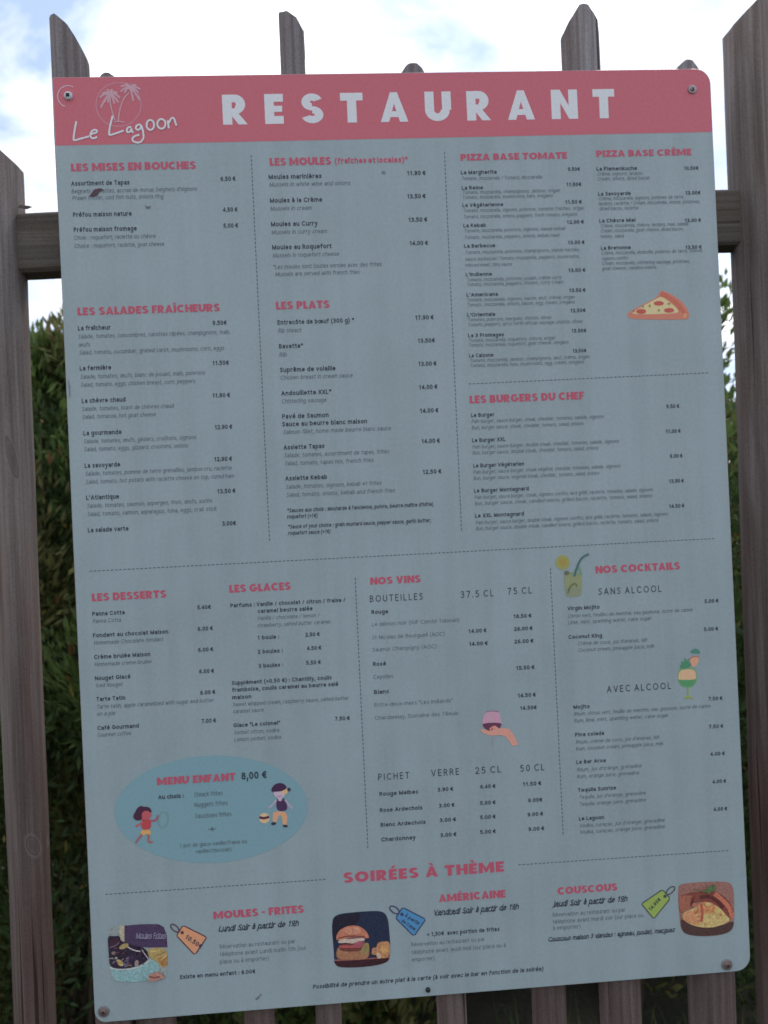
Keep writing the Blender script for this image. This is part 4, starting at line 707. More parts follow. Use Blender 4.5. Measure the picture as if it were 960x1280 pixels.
  ('bowl','p',[[329.2,-512.6],[339.4,-522.7],[360.5,-529.5],[381.9,-528.5],[400.8,-522.1],[400.1,-529.3],[395.5,-536.3],[384.6,-539.7],[362.1,-540.2],[338.8,-536.9],[330.5,-530.4]],(0.11, 0.057, 0.051),0),
  ('couscous','p',[[331.4,-512.7],[334.8,-506.7],[344.6,-503.8],[353.3,-499.8],[362.0,-496.3],[372.6,-498.1],[382.0,-504.0],[390.1,-514.0],[396.7,-522.3],[381.9,-528.0],[364.7,-529.8],[347.8,-525.9],[336.4,-519.3]],(0.85, 0.574, 0.236),0),
  ('couscous_shade','p',[[332.4,-512.8],[337.0,-506.4],[348.8,-504.7],[357.2,-508.4],[355.3,-526.0],[343.7,-523.0],[335.4,-518.2]],(0.765, 0.353, 0.173),0),
  ('carrot','p',[[348.8,-503.6],[357.8,-494.9],[370.6,-495.8],[378.8,-502.7],[374.2,-510.7],[361.3,-511.8],[355.1,-507.2]],(0.85, 0.346, 0.158),0),
  ('sauce','s',[[357.7,-497.0],[358.8,-508.5],[357.1,-520.9]],(0.563, 0.145, 0.088),3.47),
  ('sauce','s',[[354.1,-505.1],[348.6,-509.8]],(0.595, 0.169, 0.098),2.04),
  ('grain','p',[[371.8,-519.5],[371.5,-520.2],[370.6,-520.5],[369.8,-520.1],[369.5,-519.3],[369.9,-518.6],[370.7,-518.4],[371.5,-518.7]],(0.85, 0.756, 0.335),0),
  ('grain','p',[[356.0,-509.0],[355.6,-509.7],[354.6,-509.9],[353.8,-509.5],[353.4,-508.9],[353.8,-508.2],[354.7,-508.0],[355.6,-508.4]],(0.672, 0.305, 0.13),0),
  ('grain','p',[[385.4,-513.4],[384.9,-514.0],[383.6,-514.2],[382.4,-513.9],[382.0,-513.2],[382.5,-512.5],[383.7,-512.4],[384.9,-512.7]],(0.672, 0.306, 0.13),0),
  ('grain','p',[[372.2,-516.3],[371.7,-516.8],[370.5,-517.0],[369.3,-516.7],[368.8,-516.0],[369.3,-515.5],[370.5,-515.3],[371.7,-515.7]],(0.85, 0.754, 0.335),0),
  ('grain','p',[[369.1,-510.3],[368.5,-511.0],[367.4,-511.2],[366.3,-510.9],[365.9,-510.1],[366.4,-509.4],[367.5,-509.2],[368.6,-509.6]],(0.85, 0.492, 0.215),0),
  ('grain','p',[[374.7,-504.5],[374.3,-505.2],[373.6,-505.4],[372.8,-505.1],[372.5,-504.3],[372.9,-503.6],[373.7,-503.4],[374.4,-503.7]],(0.537, 0.188, 0.097),0),
  ('grain','p',[[367.0,-506.6],[366.6,-507.4],[365.6,-507.7],[364.8,-507.3],[364.4,-506.4],[364.8,-505.7],[365.8,-505.4],[366.6,-505.8]],(0.538, 0.188, 0.097),0),
  ('grain','p',[[378.3,-512.4],[377.9,-512.8],[377.1,-512.9],[376.2,-512.7],[375.9,-512.2],[376.3,-511.8],[377.1,-511.7],[377.9,-511.9]],(0.539, 0.188, 0.097),0),
  ('grain','p',[[374.8,-521.9],[374.4,-522.6],[373.5,-522.9],[372.6,-522.5],[372.3,-521.7],[372.7,-521.0],[373.6,-520.8],[374.5,-521.2]],(0.85, 0.495, 0.216),0),
  ('grain','p',[[354.7,-518.5],[354.2,-519.2],[353.2,-519.4],[352.3,-519.0],[351.9,-518.3],[352.3,-517.7],[353.3,-517.5],[354.3,-517.8]],(0.541, 0.189, 0.098),0),
  ('grain','p',[[354.7,-510.0],[354.3,-510.8],[353.2,-511.1],[352.2,-510.7],[351.8,-509.8],[352.2,-508.9],[353.3,-508.6],[354.4,-509.1]],(0.85, 0.493, 0.215),0),
  ('grain','p',[[387.3,-513.4],[387.0,-514.1],[386.3,-514.4],[385.6,-514.0],[385.4,-513.2],[385.7,-512.4],[386.4,-512.1],[387.1,-512.5]],(0.85, 0.753, 0.334),0),
  ('grain','p',[[369.5,-508.3],[369.0,-508.9],[367.8,-509.1],[366.7,-508.7],[366.3,-508.0],[366.8,-507.4],[367.9,-507.2],[369.0,-507.6]],(0.85, 0.492, 0.214),0),
  ('grain','p',[[381.1,-517.9],[380.6,-518.5],[379.6,-518.7],[378.5,-518.4],[378.1,-517.7],[378.6,-517.0],[379.7,-516.9],[380.7,-517.2]],(0.85, 0.494, 0.215),0),
  ('grain','p',[[375.1,-507.1],[374.8,-507.7],[374.1,-507.9],[373.4,-507.6],[373.2,-507.0],[373.5,-506.4],[374.2,-506.2],[374.8,-506.5]],(0.538, 0.188, 0.097),0),
  ('grain','p',[[374.4,-511.3],[373.9,-511.8],[372.8,-511.9],[371.8,-511.6],[371.4,-511.1],[371.8,-510.7],[372.9,-510.6],[373.9,-510.9]],(0.85, 0.493, 0.215),0),
  ('grain','p',[[352.5,-511.5],[352.2,-512.0],[351.3,-512.1],[350.5,-511.9],[350.2,-511.3],[350.6,-510.8],[351.4,-510.7],[352.2,-511.0]],(0.85, 0.753, 0.334),0),
  ('grain','p',[[369.1,-514.8],[368.6,-515.2],[367.6,-515.3],[366.7,-515.1],[366.3,-514.6],[366.7,-514.2],[367.7,-514.1],[368.7,-514.3]],(0.673, 0.306, 0.13),0),
  ('grain','p',[[381.7,-512.4],[381.3,-513.1],[380.6,-513.4],[379.8,-513.0],[379.6,-512.3],[379.9,-511.5],[380.7,-511.3],[381.4,-511.7]],(0.85, 0.493, 0.215),0),
  ('grain','p',[[363.3,-523.6],[362.8,-524.1],[361.6,-524.3],[360.4,-523.9],[359.9,-523.3],[360.4,-522.7],[361.6,-522.6],[362.8,-522.9]],(0.542, 0.189, 0.098),0),
  ('grain','p',[[380.4,-509.0],[379.8,-509.7],[378.6,-509.9],[377.4,-509.5],[376.9,-508.7],[377.5,-508.0],[378.7,-507.8],[379.9,-508.2]],(0.85, 0.752, 0.334),0),
  ('grain','p',[[357.1,-508.4],[356.6,-509.0],[355.6,-509.2],[354.7,-508.9],[354.3,-508.2],[354.7,-507.6],[355.7,-507.4],[356.7,-507.7]],(0.671, 0.305, 0.13),0),
  ('grain','p',[[383.4,-511.1],[383.0,-511.6],[382.3,-511.8],[381.5,-511.5],[381.2,-510.9],[381.6,-510.4],[382.3,-510.2],[383.1,-510.5]],(0.85, 0.492, 0.215),0),
  ('grain','p',[[384.2,-514.0],[383.8,-514.4],[382.8,-514.5],[381.8,-514.2],[381.4,-513.7],[381.8,-513.3],[382.8,-513.2],[383.8,-513.5]],(0.673, 0.306, 0.13),0),
  ('grain','p',[[385.9,-516.4],[385.5,-517.1],[384.6,-517.3],[383.7,-516.9],[383.3,-516.2],[383.7,-515.5],[384.7,-515.2],[385.6,-515.6]],(0.85, 0.494, 0.215),0),
  ('grain','p',[[362.8,-511.9],[362.4,-512.7],[361.4,-512.9],[360.6,-512.5],[360.2,-511.8],[360.6,-511.0],[361.5,-510.8],[362.4,-511.2]],(0.85, 0.753, 0.334),0),
  ('chickpea','p',[[369.6,-498.4],[369.5,-498.9],[369.2,-499.4],[368.8,-499.9],[368.2,-500.2],[367.6,-500.5],[366.8,-500.6],[366.1,-500.6],[365.3,-500.5],[364.6,-500.3],[364.0,-499.9],[363.5,-499.5],[363.1,-499.0],[362.8,-498.4],[362.8,-497.9],[362.9,-497.3],[363.2,-496.8],[363.6,-496.4],[364.2,-496.0],[364.8,-495.8],[365.6,-495.6],[366.3,-495.6],[367.1,-495.8],[367.8,-496.0],[368.4,-496.3],[368.9,-496.8],[369.3,-497.3],[369.5,-497.8]],(0.85, 0.611, 0.272),0),
  ('chickpea','p',[[379.3,-506.9],[379.2,-507.4],[379.0,-507.8],[378.6,-508.2],[378.2,-508.5],[377.6,-508.7],[377.0,-508.8],[376.4,-508.8],[375.8,-508.7],[375.2,-508.5],[374.7,-508.2],[374.3,-507.8],[374.0,-507.4],[373.8,-507.0],[373.7,-506.5],[373.8,-506.0],[374.0,-505.6],[374.4,-505.3],[374.8,-505.0],[375.4,-504.7],[376.0,-504.6],[376.6,-504.6],[377.2,-504.7],[377.8,-504.9],[378.3,-505.2],[378.7,-505.6],[379.0,-506.0],[379.2,-506.4]],(0.85, 0.556, 0.207),0),
  ('chickpea','p',[[351.3,-497.5],[351.2,-498.1],[350.9,-498.7],[350.5,-499.2],[350.0,-499.6],[349.3,-499.8],[348.7,-500.0],[348.0,-500.0],[347.2,-499.9],[346.6,-499.6],[346.0,-499.3],[345.5,-498.8],[345.1,-498.3],[344.9,-497.7],[344.9,-497.1],[345.0,-496.5],[345.3,-495.9],[345.7,-495.4],[346.2,-495.1],[346.8,-494.8],[347.5,-494.6],[348.2,-494.6],[348.9,-494.7],[349.6,-495.0],[350.2,-495.4],[350.6,-495.8],[351.0,-496.4],[351.2,-496.9]],(0.63, 0.217, 0.138),0),
  ('herb','p',[[358.4,-480.9],[366.1,-477.8],[369.5,-473.3],[372.6,-476.2],[377.6,-470.8],[376.8,-477.5],[379.3,-480.8],[371.3,-481.3],[367.9,-485.2],[363.7,-481.8]],(0.134, 0.215, 0.086),0),
  ('herb','s',[[349.0,-476.6],[355.3,-479.6],[362.8,-479.6]],(0.175, 0.169, 0.086),1.33),
 ]),
 ('orange_price_tag', [
  ('tag_body','p',[[-308.0,-476.9],[-305.0,-476.9],[-279.9,-491.9],[-279.2,-493.9],[-292.7,-512.0],[-295.2,-512.6],[-314.8,-489.2],[-315.0,-487.1]],(0.85, 0.397, 0.213),0),
  ('tag_outline','c',[[-308.0,-476.9],[-305.0,-476.9],[-279.9,-491.9],[-279.2,-493.9],[-292.7,-512.0],[-295.2,-512.6],[-314.8,-489.2],[-315.0,-487.1]],(0.138, 0.072, 0.091),1.53),
  ('tag_hole','p',[[-306.3,-484.8],[-306.5,-485.7],[-307.0,-486.3],[-307.8,-486.8],[-308.6,-486.9],[-309.4,-486.6],[-310.1,-486.1],[-310.5,-485.4],[-310.7,-484.5],[-310.5,-483.7],[-310.0,-483.0],[-309.2,-482.6],[-308.4,-482.5],[-307.6,-482.7],[-306.9,-483.2],[-306.5,-484.0]],(0.138, 0.071, 0.091),0),
  ('tag_string','c',[[-312.8,-483.0],[-313.7,-483.5],[-315.0,-483.4],[-316.5,-482.9],[-318.1,-481.9],[-319.5,-480.6],[-320.8,-479.1],[-321.8,-477.5],[-322.3,-475.9],[-322.3,-474.7],[-321.8,-473.8],[-320.9,-473.3],[-319.7,-473.3],[-318.2,-473.9],[-316.6,-474.8],[-315.1,-476.2],[-313.8,-477.7],[-312.9,-479.3],[-312.4,-480.8],[-312.4,-482.1]],(0.137, 0.071, 0.091),1.63),
 ]),
 ('blue_price_tag', [
  ('tag_body','p',[[-31.6,-474.6],[-28.6,-474.9],[-3.6,-490.0],[-3.2,-492.4],[-16.8,-509.7],[-19.4,-509.8],[-39.2,-487.6],[-39.2,-485.1]],(0.108, 0.331, 0.59),0),
  ('tag_outline','c',[[-31.6,-474.6],[-28.6,-474.9],[-3.6,-490.0],[-3.2,-492.4],[-16.8,-509.7],[-19.4,-509.8],[-39.2,-487.6],[-39.2,-485.1]],(0.057, 0.075, 0.152),1.53),
  ('tag_hole','p',[[-29.9,-482.5],[-30.1,-483.4],[-30.7,-484.1],[-31.4,-484.5],[-32.3,-484.6],[-33.1,-484.4],[-33.8,-483.8],[-34.3,-483.1],[-34.4,-482.2],[-34.2,-481.3],[-33.7,-480.7],[-32.9,-480.2],[-32.1,-480.1],[-31.2,-480.4],[-30.5,-480.9],[-30.1,-481.7]],(0.057, 0.074, 0.151),0),
  ('tag_string','c',[[-35.9,-480.3],[-36.9,-481.0],[-38.3,-481.2],[-40.0,-480.8],[-41.8,-480.0],[-43.6,-478.8],[-45.2,-477.3],[-46.4,-475.7],[-47.1,-474.1],[-47.3,-472.7],[-46.9,-471.6],[-45.9,-470.9],[-44.5,-470.8],[-42.8,-471.1],[-41.0,-471.9],[-39.1,-473.1],[-37.6,-474.6],[-36.3,-476.2],[-35.6,-477.8],[-35.5,-479.3]],(0.057, 0.074, 0.151),1.63),
 ]),
 ('green_price_tag', [
  ('tag_body','p',[[305.4,-476.7],[308.6,-476.7],[316.1,-486.1],[315.7,-489.7],[295.6,-511.1],[293.7,-511.6],[279.6,-492.8],[280.1,-491.3]],(0.392, 0.524, 0.129),0),
  ('tag_outline','c',[[305.4,-476.7],[308.6,-476.7],[316.1,-486.1],[315.7,-489.7],[295.6,-511.1],[293.7,-511.6],[279.6,-492.8],[280.1,-491.3]],(0.1, 0.11, 0.111),1.53),
  ('tag_hole','p',[[312.9,-484.5],[312.7,-485.4],[312.1,-486.1],[311.3,-486.5],[310.4,-486.6],[309.6,-486.4],[308.8,-485.9],[308.4,-485.1],[308.2,-484.2],[308.4,-483.3],[309.0,-482.6],[309.8,-482.2],[310.7,-482.1],[311.5,-482.3],[312.3,-482.9],[312.7,-483.7]],(0.099, 0.109, 0.11),0),
  ('tag_string','c',[[323.5,-473.2],[323.9,-474.3],[323.7,-475.6],[323.0,-477.1],[321.8,-478.6],[320.3,-480.1],[318.5,-481.2],[316.7,-482.0],[315.0,-482.4],[313.6,-482.2],[312.7,-481.6],[312.3,-480.6],[312.5,-479.3],[313.2,-477.8],[314.4,-476.2],[315.9,-474.8],[317.7,-473.6],[319.5,-472.8],[321.2,-472.5],[322.6,-472.6]],(0.099, 0.109, 0.11),1.63),
 ]),
]
TAG_TEXT = [('orange_price_tag', '10.50€', [-305.8, -491.5], -0.665, 24.1, 5.71), ('blue_price_tag', 'À partir', [-29.0, -484.8], -0.6251, 21.7, 3.88), ('blue_price_tag', 'de 7.90€', [-33.4, -491.1], -0.6898, 20.7, 3.88), ('green_price_tag', '14.90€', [290.6, -502.0], 0.7494, 19.7, 4.69), ('mussels_photograph', 'Moules Frites', [-365.2, -487.3], -0.074, 36.5, 7.14)]
LOGO_LETTERS = [[[-393.2,533.7],[-395.9,522.5],[-397.4,513.2],[-396.8,510.2],[-391.5,511.2],[-378.5,514.7]],[[-376.9,517.1],[-369.6,519.3],[-368.6,521.5],[-371.3,522.8],[-374.9,520.7],[-376.9,516.6],[-375.8,512.8],[-372.1,512.2],[-368.7,514.0]],[[-348.4,539.9],[-352.1,527.4],[-353.9,517.1],[-352.4,516.1],[-348.0,517.0],[-335.8,521.1]],[[-326.2,525.1],[-329.5,525.1],[-331.9,521.8],[-330.7,518.8],[-327.7,519.8],[-326.3,523.6],[-325.7,519.8],[-323.5,518.6]],[[-314.6,528.2],[-318.5,527.7],[-320.7,524.0],[-318.2,521.5],[-314.8,523.7],[-314.1,527.5],[-312.0,520.1],[-311.8,511.6],[-316.1,506.1],[-322.2,506.2],[-325.6,509.6],[-323.0,513.4],[-316.6,515.5]],[[-300.6,533.2],[-299.1,531.8],[-298.1,529.5],[-298.0,526.9],[-298.7,524.4],[-300.1,522.4],[-301.9,521.4],[-303.8,521.4],[-305.6,522.6],[-306.8,524.6],[-307.2,527.1],[-306.8,529.7],[-305.7,531.9],[-304.0,533.3],[-302.0,533.7],[-300.2,532.9]],[[-286.7,534.1],[-285.0,532.7],[-284.0,530.5],[-283.8,528.0],[-284.6,525.6],[-286.0,523.7],[-288.0,522.6],[-290.1,522.7],[-292.0,523.8],[-293.3,525.7],[-293.8,528.2],[-293.4,530.7],[-292.2,532.8],[-290.3,534.2],[-288.2,534.6],[-286.2,533.8]],[[-280.0,522.8],[-280.8,533.3],[-280.1,529.0],[-276.4,535.1],[-273.4,535.5],[-271.8,531.3],[-270.3,526.0]]]
LOGO_RING = [[-313.1,553.6],[-313.5,550.0],[-314.4,546.5],[-315.7,543.1],[-317.4,540.0],[-319.6,537.0],[-322.1,534.3],[-324.9,532.0],[-328.0,530.1],[-331.3,528.6],[-334.8,527.5],[-338.4,526.8],[-342.0,526.7],[-345.6,526.9],[-349.1,527.7],[-352.5,528.9],[-355.7,530.6],[-358.6,532.6],[-361.2,535.0],[-363.5,537.7],[-365.3,540.7],[-366.8,544.0],[-367.8,547.4],[-368.3,550.9],[-368.4,554.5],[-368.0,558.0],[-367.2,561.5],[-365.8,564.9],[-364.1,568.1],[-362.0,571.0],[-359.5,573.7],[-356.7,576.0],[-353.6,578.0],[-350.2,579.5],[-346.8,580.6],[-343.2,581.3],[-339.6,581.4],[-336.0,581.2],[-332.5,580.4],[-329.1,579.2],[-325.9,577.6],[-323.0,575.5],[-320.3,573.1],[-318.1,570.4],[-316.2,567.4],[-314.7,564.1],[-313.7,560.7],[-313.2,557.2],[-313.1,553.6]]
LOGO_PALMS = [[[[-350.9,566.4],[-357.1,567.4],[-363.4,563.2]],2.4],[[[-350.9,566.4],[-356.7,561.0],[-362.7,550.4]],2.4],[[[-350.9,566.4],[-355.4,569.7],[-360.1,567.7]],2.4],[[[-350.9,566.4],[-352.5,571.9],[-354.4,572.1]],2.4],[[[-350.9,566.4],[-348.9,571.8],[-347.0,572.0]],2.4],[[[-350.9,566.4],[-346.2,569.9],[-341.6,568.1]],2.4],[[[-350.9,566.4],[-344.6,567.1],[-338.6,562.5]],2.4],[[[-350.9,566.4],[-345.7,564.0],[-340.7,556.3]],2.4],[[[-350.9,566.4],[-348.0,563.4],[-345.4,555.1]],2.4],[[[-350.9,566.4],[-352.2,564.1],[-353.6,556.5]],2.4],[[[-350.9,566.4],[-354.5,564.1],[-358.2,556.6]],2.4],[[[-325.9,573.5],[-331.3,577.6],[-337.0,576.3]],2.4],[[[-325.9,573.5],[-331.6,574.4],[-337.5,570.0]],2.4],[[[-325.9,573.5],[-328.5,579.0],[-331.4,579.3]],2.4],[[[-325.9,573.5],[-325.1,579.0],[-324.5,579.2]],2.4],[[[-325.9,573.5],[-321.6,578.0],[-317.6,577.2]],2.4],[[[-325.9,573.5],[-319.1,575.5],[-312.6,572.2]],2.4],[[[-325.9,573.5],[-320.0,568.8],[-314.3,558.7]],2.4],[[[-325.9,573.5],[-323.9,568.3],[-322.2,557.9]],2.4],[[[-325.9,573.5],[-321.9,571.8],[-318.1,564.8]],2.4],[[[-325.9,573.5],[-329.2,573.6],[-332.8,568.4]],2.4],[[[-325.9,573.5],[-320.5,573.5],[-315.4,568.1]],2.4],[[[-350.7,564.0],[-350.4,553.6],[-348.3,543.3],[-346.1,534.4]],1.6],[[[-327.2,568.3],[-334.0,560.9],[-338.6,549.7],[-341.1,538.5],[-341.7,532.8]],1.6],[[[-347.3,532.2],[-341.7,532.8],[-334.4,531.6]],1.6]]
SCRATCH_ARC = [[-405.8,552.6],[-408.3,553.6],[-410.5,555.2],[-412.3,557.1],[-413.7,559.5],[-414.5,562.1],[-414.8,564.8],[-414.5,567.5],[-413.7,570.2],[-412.4,572.6],[-410.6,574.7],[-408.4,576.4],[-406.0,577.6],[-403.3,578.3],[-400.7,578.4],[-398.0,577.9],[-395.5,576.9]]
SCREWS = [([-401.6, 565.4], 5.4, 'a'), ([395.1, 562.0], 5.6, 'b'), ([-409.2, -575.2], 7, 'b'), ([388.6, -579.2], 7.2, 'b'), ([-3.3, -580.5], 3.2, 'c')]
HEADER_LOWER = [[-419.1, 504.1], [418.8, 506.3]]
SMUDGES = [[[-381.3,440.5],[-377.2,445.4],[-374.1,448.8],[-367.2,449.7],[-363.4,447.6],[-368.3,446.2],[-371.5,441.3],[-377.5,439.4]],[[-314.0,427.5],[-311.2,425.4],[-306.2,426.3],[-308.3,423.3],[-312.2,423.4]],[[-221.8,-574.8],[-216.6,-571.2],[-215.7,-572.8],[-219.8,-576.0]],[[-215.5,-568.8],[-213.5,-569.9],[-214.6,-571.9],[-215.9,-570.2]],[[-417.3,213.0],[-415.8,205.0],[-415.8,193.0],[-417.2,188.1],[-416.9,199.0],[-417.8,209.0]],[[-14.0,464.4],[-10.0,462.8],[-12.1,460.3],[-15.1,461.9]]]
PICKETS = [([-0.427, -0.38], [-0.4262, -0.3803], [(-0.427, 0.6749), (-0.425, 0.6769), (-0.416, 0.6763), (-0.4017, 0.6624), (-0.3906, 0.6419), (-0.3825, 0.6224), (-0.38, 0.6102)]), ([-0.3733, -0.3231], [-0.3753, -0.3251], [(-0.3717, 0.5937), (-0.3615, 0.5987), (-0.3584, 0.6007), (-0.3504, 0.6006), (-0.3465, 0.5964), (-0.3368, 0.5892), (-0.3229, 0.5849)]), ([-0.2371, -0.1984], [-0.2392, -0.2005], [(-0.2429, 0.5631), (-0.2259, 0.5794), (-0.2117, 0.5791), (-0.2001, 0.5645)]), ([-0.1388, -0.1058], [-0.1472, -0.1143], [(-0.1388, 0.6743), (-0.1366, 0.6763), (-0.1305, 0.6752), (-0.1263, 0.6762), (-0.1143, 0.6689), (-0.1087, 0.6564), (-0.1058, 0.6522)]), ([0.0102, 0.049], [0.0081, 0.0469], [(0.0118, 0.5884), (0.0242, 0.606), (0.0274, 0.6075), (0.0379, 0.6079), (0.0459, 0.6005), (0.0506, 0.5879)]), ([0.1354, 0.1811], [0.1333, 0.179], [(0.1325, 0.5552), (0.1503, 0.5739), (0.1684, 0.5736), (0.1782, 0.5566)]), ([0.2301, 0.2821], [0.2249, 0.2807], [(0.2301, 0.6392), (0.2408, 0.6613), (0.2513, 0.6802), (0.2557, 0.6823), (0.2653, 0.6816), (0.2757, 0.6726), (0.2807, 0.664), (0.2821, 0.6482)]), ([0.3633, 0.4265], [0.3477, 0.4108], [(0.3633, 0.5793), (0.3828, 0.6003), (0.3908, 0.6081), (0.4017, 0.6091), (0.4101, 0.602), (0.4265, 0.5784)])]

# ---------------------------------------------------------------- ground
def ground_mat():
    m = bpy.data.materials.new('dry_grass_ground'); m.use_nodes = True; T = m.node_tree; N = T.nodes; Lk = T.links.new; b = N['Principled BSDF']
    b.inputs['Roughness'].default_value = .95; t = N.new('ShaderNodeTexCoord')
    n = N.new('ShaderNodeTexNoise'); n.inputs['Scale'].default_value = 3; n.inputs['Detail'].default_value = 10
    r = N.new('ShaderNodeValToRGB'); e = r.color_ramp.elements; e[0].position = .35; e[1].position = .65; e[0].color = (.04,.045,.025,1); e[1].color = (.11,.10,.07,1)
    n3 = N.new('ShaderNodeTexNoise'); n3.inputs['Scale'].default_value = 60; n3.inputs['Detail'].default_value = 6
    bp = N.new('ShaderNodeBump'); bp.inputs['Distance'].default_value = .02; bp.inputs['Strength'].default_value = .8
    Lk(t.outputs['Object'], n.inputs[0]); Lk(n.outputs[0], r.inputs[0]); Lk(r.outputs[0], b.inputs['Base Color']); Lk(t.outputs['Object'], n3.inputs[0]); Lk(n3.outputs[0], bp.inputs['Height']); Lk(bp.outputs[0], b.inputs['Normal'])
    return m
V, F = [], []
xs = [-900,-60,-8]+[-3+i*.25 for i in range(25)]+[8,60,900]
for y in xs:
    for x in xs: V.append((x, y, noise.noise(Vector((x*.9,y*.9,0)))*.02 if abs(x) < 4 and abs(y) < 4 else 0))
k = len(xs)
for j in range(k-1):
    for i in range(k-1): F.append((j*k+i, j*k+i+1, (j+1)*k+i+1, (j+1)*k+i))
tag(link('ground', mesh('ground', V, F, ground_mat(), smooth=True)), kind='structure')

# ---------------------------------------------------------------- fence
fence = link('wooden_fence', None)
tag(fence, 'weathered grey fence of pointed faceted stakes on a rail, behind the menu board', 'fence')
for i, (tp, bt, pf) in enumerate(PICKETS):
    w = tp[1]-tp[0]; dpt = max(.034, w*.78)
    rd = (.30,.34,.33,.26,.30,.38,.42,.36)[i]
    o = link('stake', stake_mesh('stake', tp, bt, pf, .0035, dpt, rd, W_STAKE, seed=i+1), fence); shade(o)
# splinter and split on the thin stake
sp = mesh('splinter', [(-.1085,.018,ZC+.618),(-.1056,.018,ZC+.622),(-.1058,.019,ZC+.6615),(-.1085,.024,ZC+.618),(-.1056,.024,ZC+.622)], [(0,1,2),(1,4,2),(4,3,2),(3,0,2),(0,3,4,1)], W_STAKE)
link('splinter', sp, fence)
# rail
def beam(name, x0, x1, y0, y1, z0, z1, m, seed=0, nseg=40, tilt=0.):
    V, F = [], []
    c = .004
    sec = [(y0+c,z0),(y1-c,z0),(y1,z0+c),(y1,z1-c),(y1-c,z1),(y0+c,z1),(y0,z1-c),(y0,(z0+z1)/2),(y0,z0+c)]
    n = len(sec)
    for i in range(nseg+1):
        x = x0+(x1-x0)*i/nseg
        for j, (y, z) in enumerate(sec):
            V.append((x, y+noise.noise(Vector((x*6, j*.04+seed, 1)))*.0016, z+noise.noise(Vector((x*7, j*.04+seed, 5)))*.0022+tilt*x))
    for i in range(nseg):
        for j in range(n):
            F.append((i*n+j, i*n+(j+1) % n, (i+1)*n+(j+1) % n, (i+1)*n+j))
    F += [tuple(range(n)), tuple(reversed(range(nseg*n, nseg*n+n)))]
    return mesh(name, V, F, m, smooth=True)
for z0, z1 in ((.3715, .4485), (-1.13, -1.05)):
    for (xa, xb) in ((-.505, .485), (-1.72, -.535), (.53, 1.72)):
        o = link('rail', beam('rail', xa, xb, .0550, .098, ZC+z0, ZC+z1, W_RAIL, seed=z0*9+xa, tilt=.011 if z0 > 0 else 0), fence); shade(o, 40)
# posts
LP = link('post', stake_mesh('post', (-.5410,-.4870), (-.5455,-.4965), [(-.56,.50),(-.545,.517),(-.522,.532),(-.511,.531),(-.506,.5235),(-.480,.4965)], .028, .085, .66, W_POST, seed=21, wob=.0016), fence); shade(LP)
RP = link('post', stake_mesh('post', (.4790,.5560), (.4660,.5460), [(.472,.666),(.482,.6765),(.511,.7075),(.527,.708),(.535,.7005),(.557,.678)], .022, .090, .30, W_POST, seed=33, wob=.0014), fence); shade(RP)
# a sliver standing off the left post, on the rail
s = mesh('sliver', [(-.4885,.052,ZC+0.4475),(-.4765,.053,ZC+0.4455),(-.4740,.054,ZC+0.4505),(-.4700,.055,ZC+0.4492),(-.4770,.056,ZC+0.4485),(-.4870,.056,ZC+0.4530)], [(0,1,2,5),(2,3,4),(1,3,2),(5,2,4),(0,5,4,1),(1,4,3)], W_RAIL)
link('sliver', s, fence)
# more of the same fence to either side
j = 0
for xa, xb in ((-1.70,-.66),(.66,1.70)):
    x = xa
    while x < xb:
        w = random.uniform(.034,.056); h = random.uniform(.55,.69); r = random.uniform(.28,.45)
        pf = [(x,h-.03),(x+w*.25,h-.004),(x+w*.5,h),(x+w*.72,h-.012),(x+w,h-.045)]
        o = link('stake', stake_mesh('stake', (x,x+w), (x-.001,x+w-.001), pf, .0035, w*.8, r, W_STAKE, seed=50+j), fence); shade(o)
        x += w+random.uniform(.06,.10); j += 1
for x in (-1.78, 1.74):
    o = link('post', stake_mesh('post', (x,x+.07), (x,x+.07), [(x,.50),(x+.02,.53),(x+.05,.53),(x+.07,.50)], .026, .085, .4, W_POST, seed=90+x), fence); shade(o)

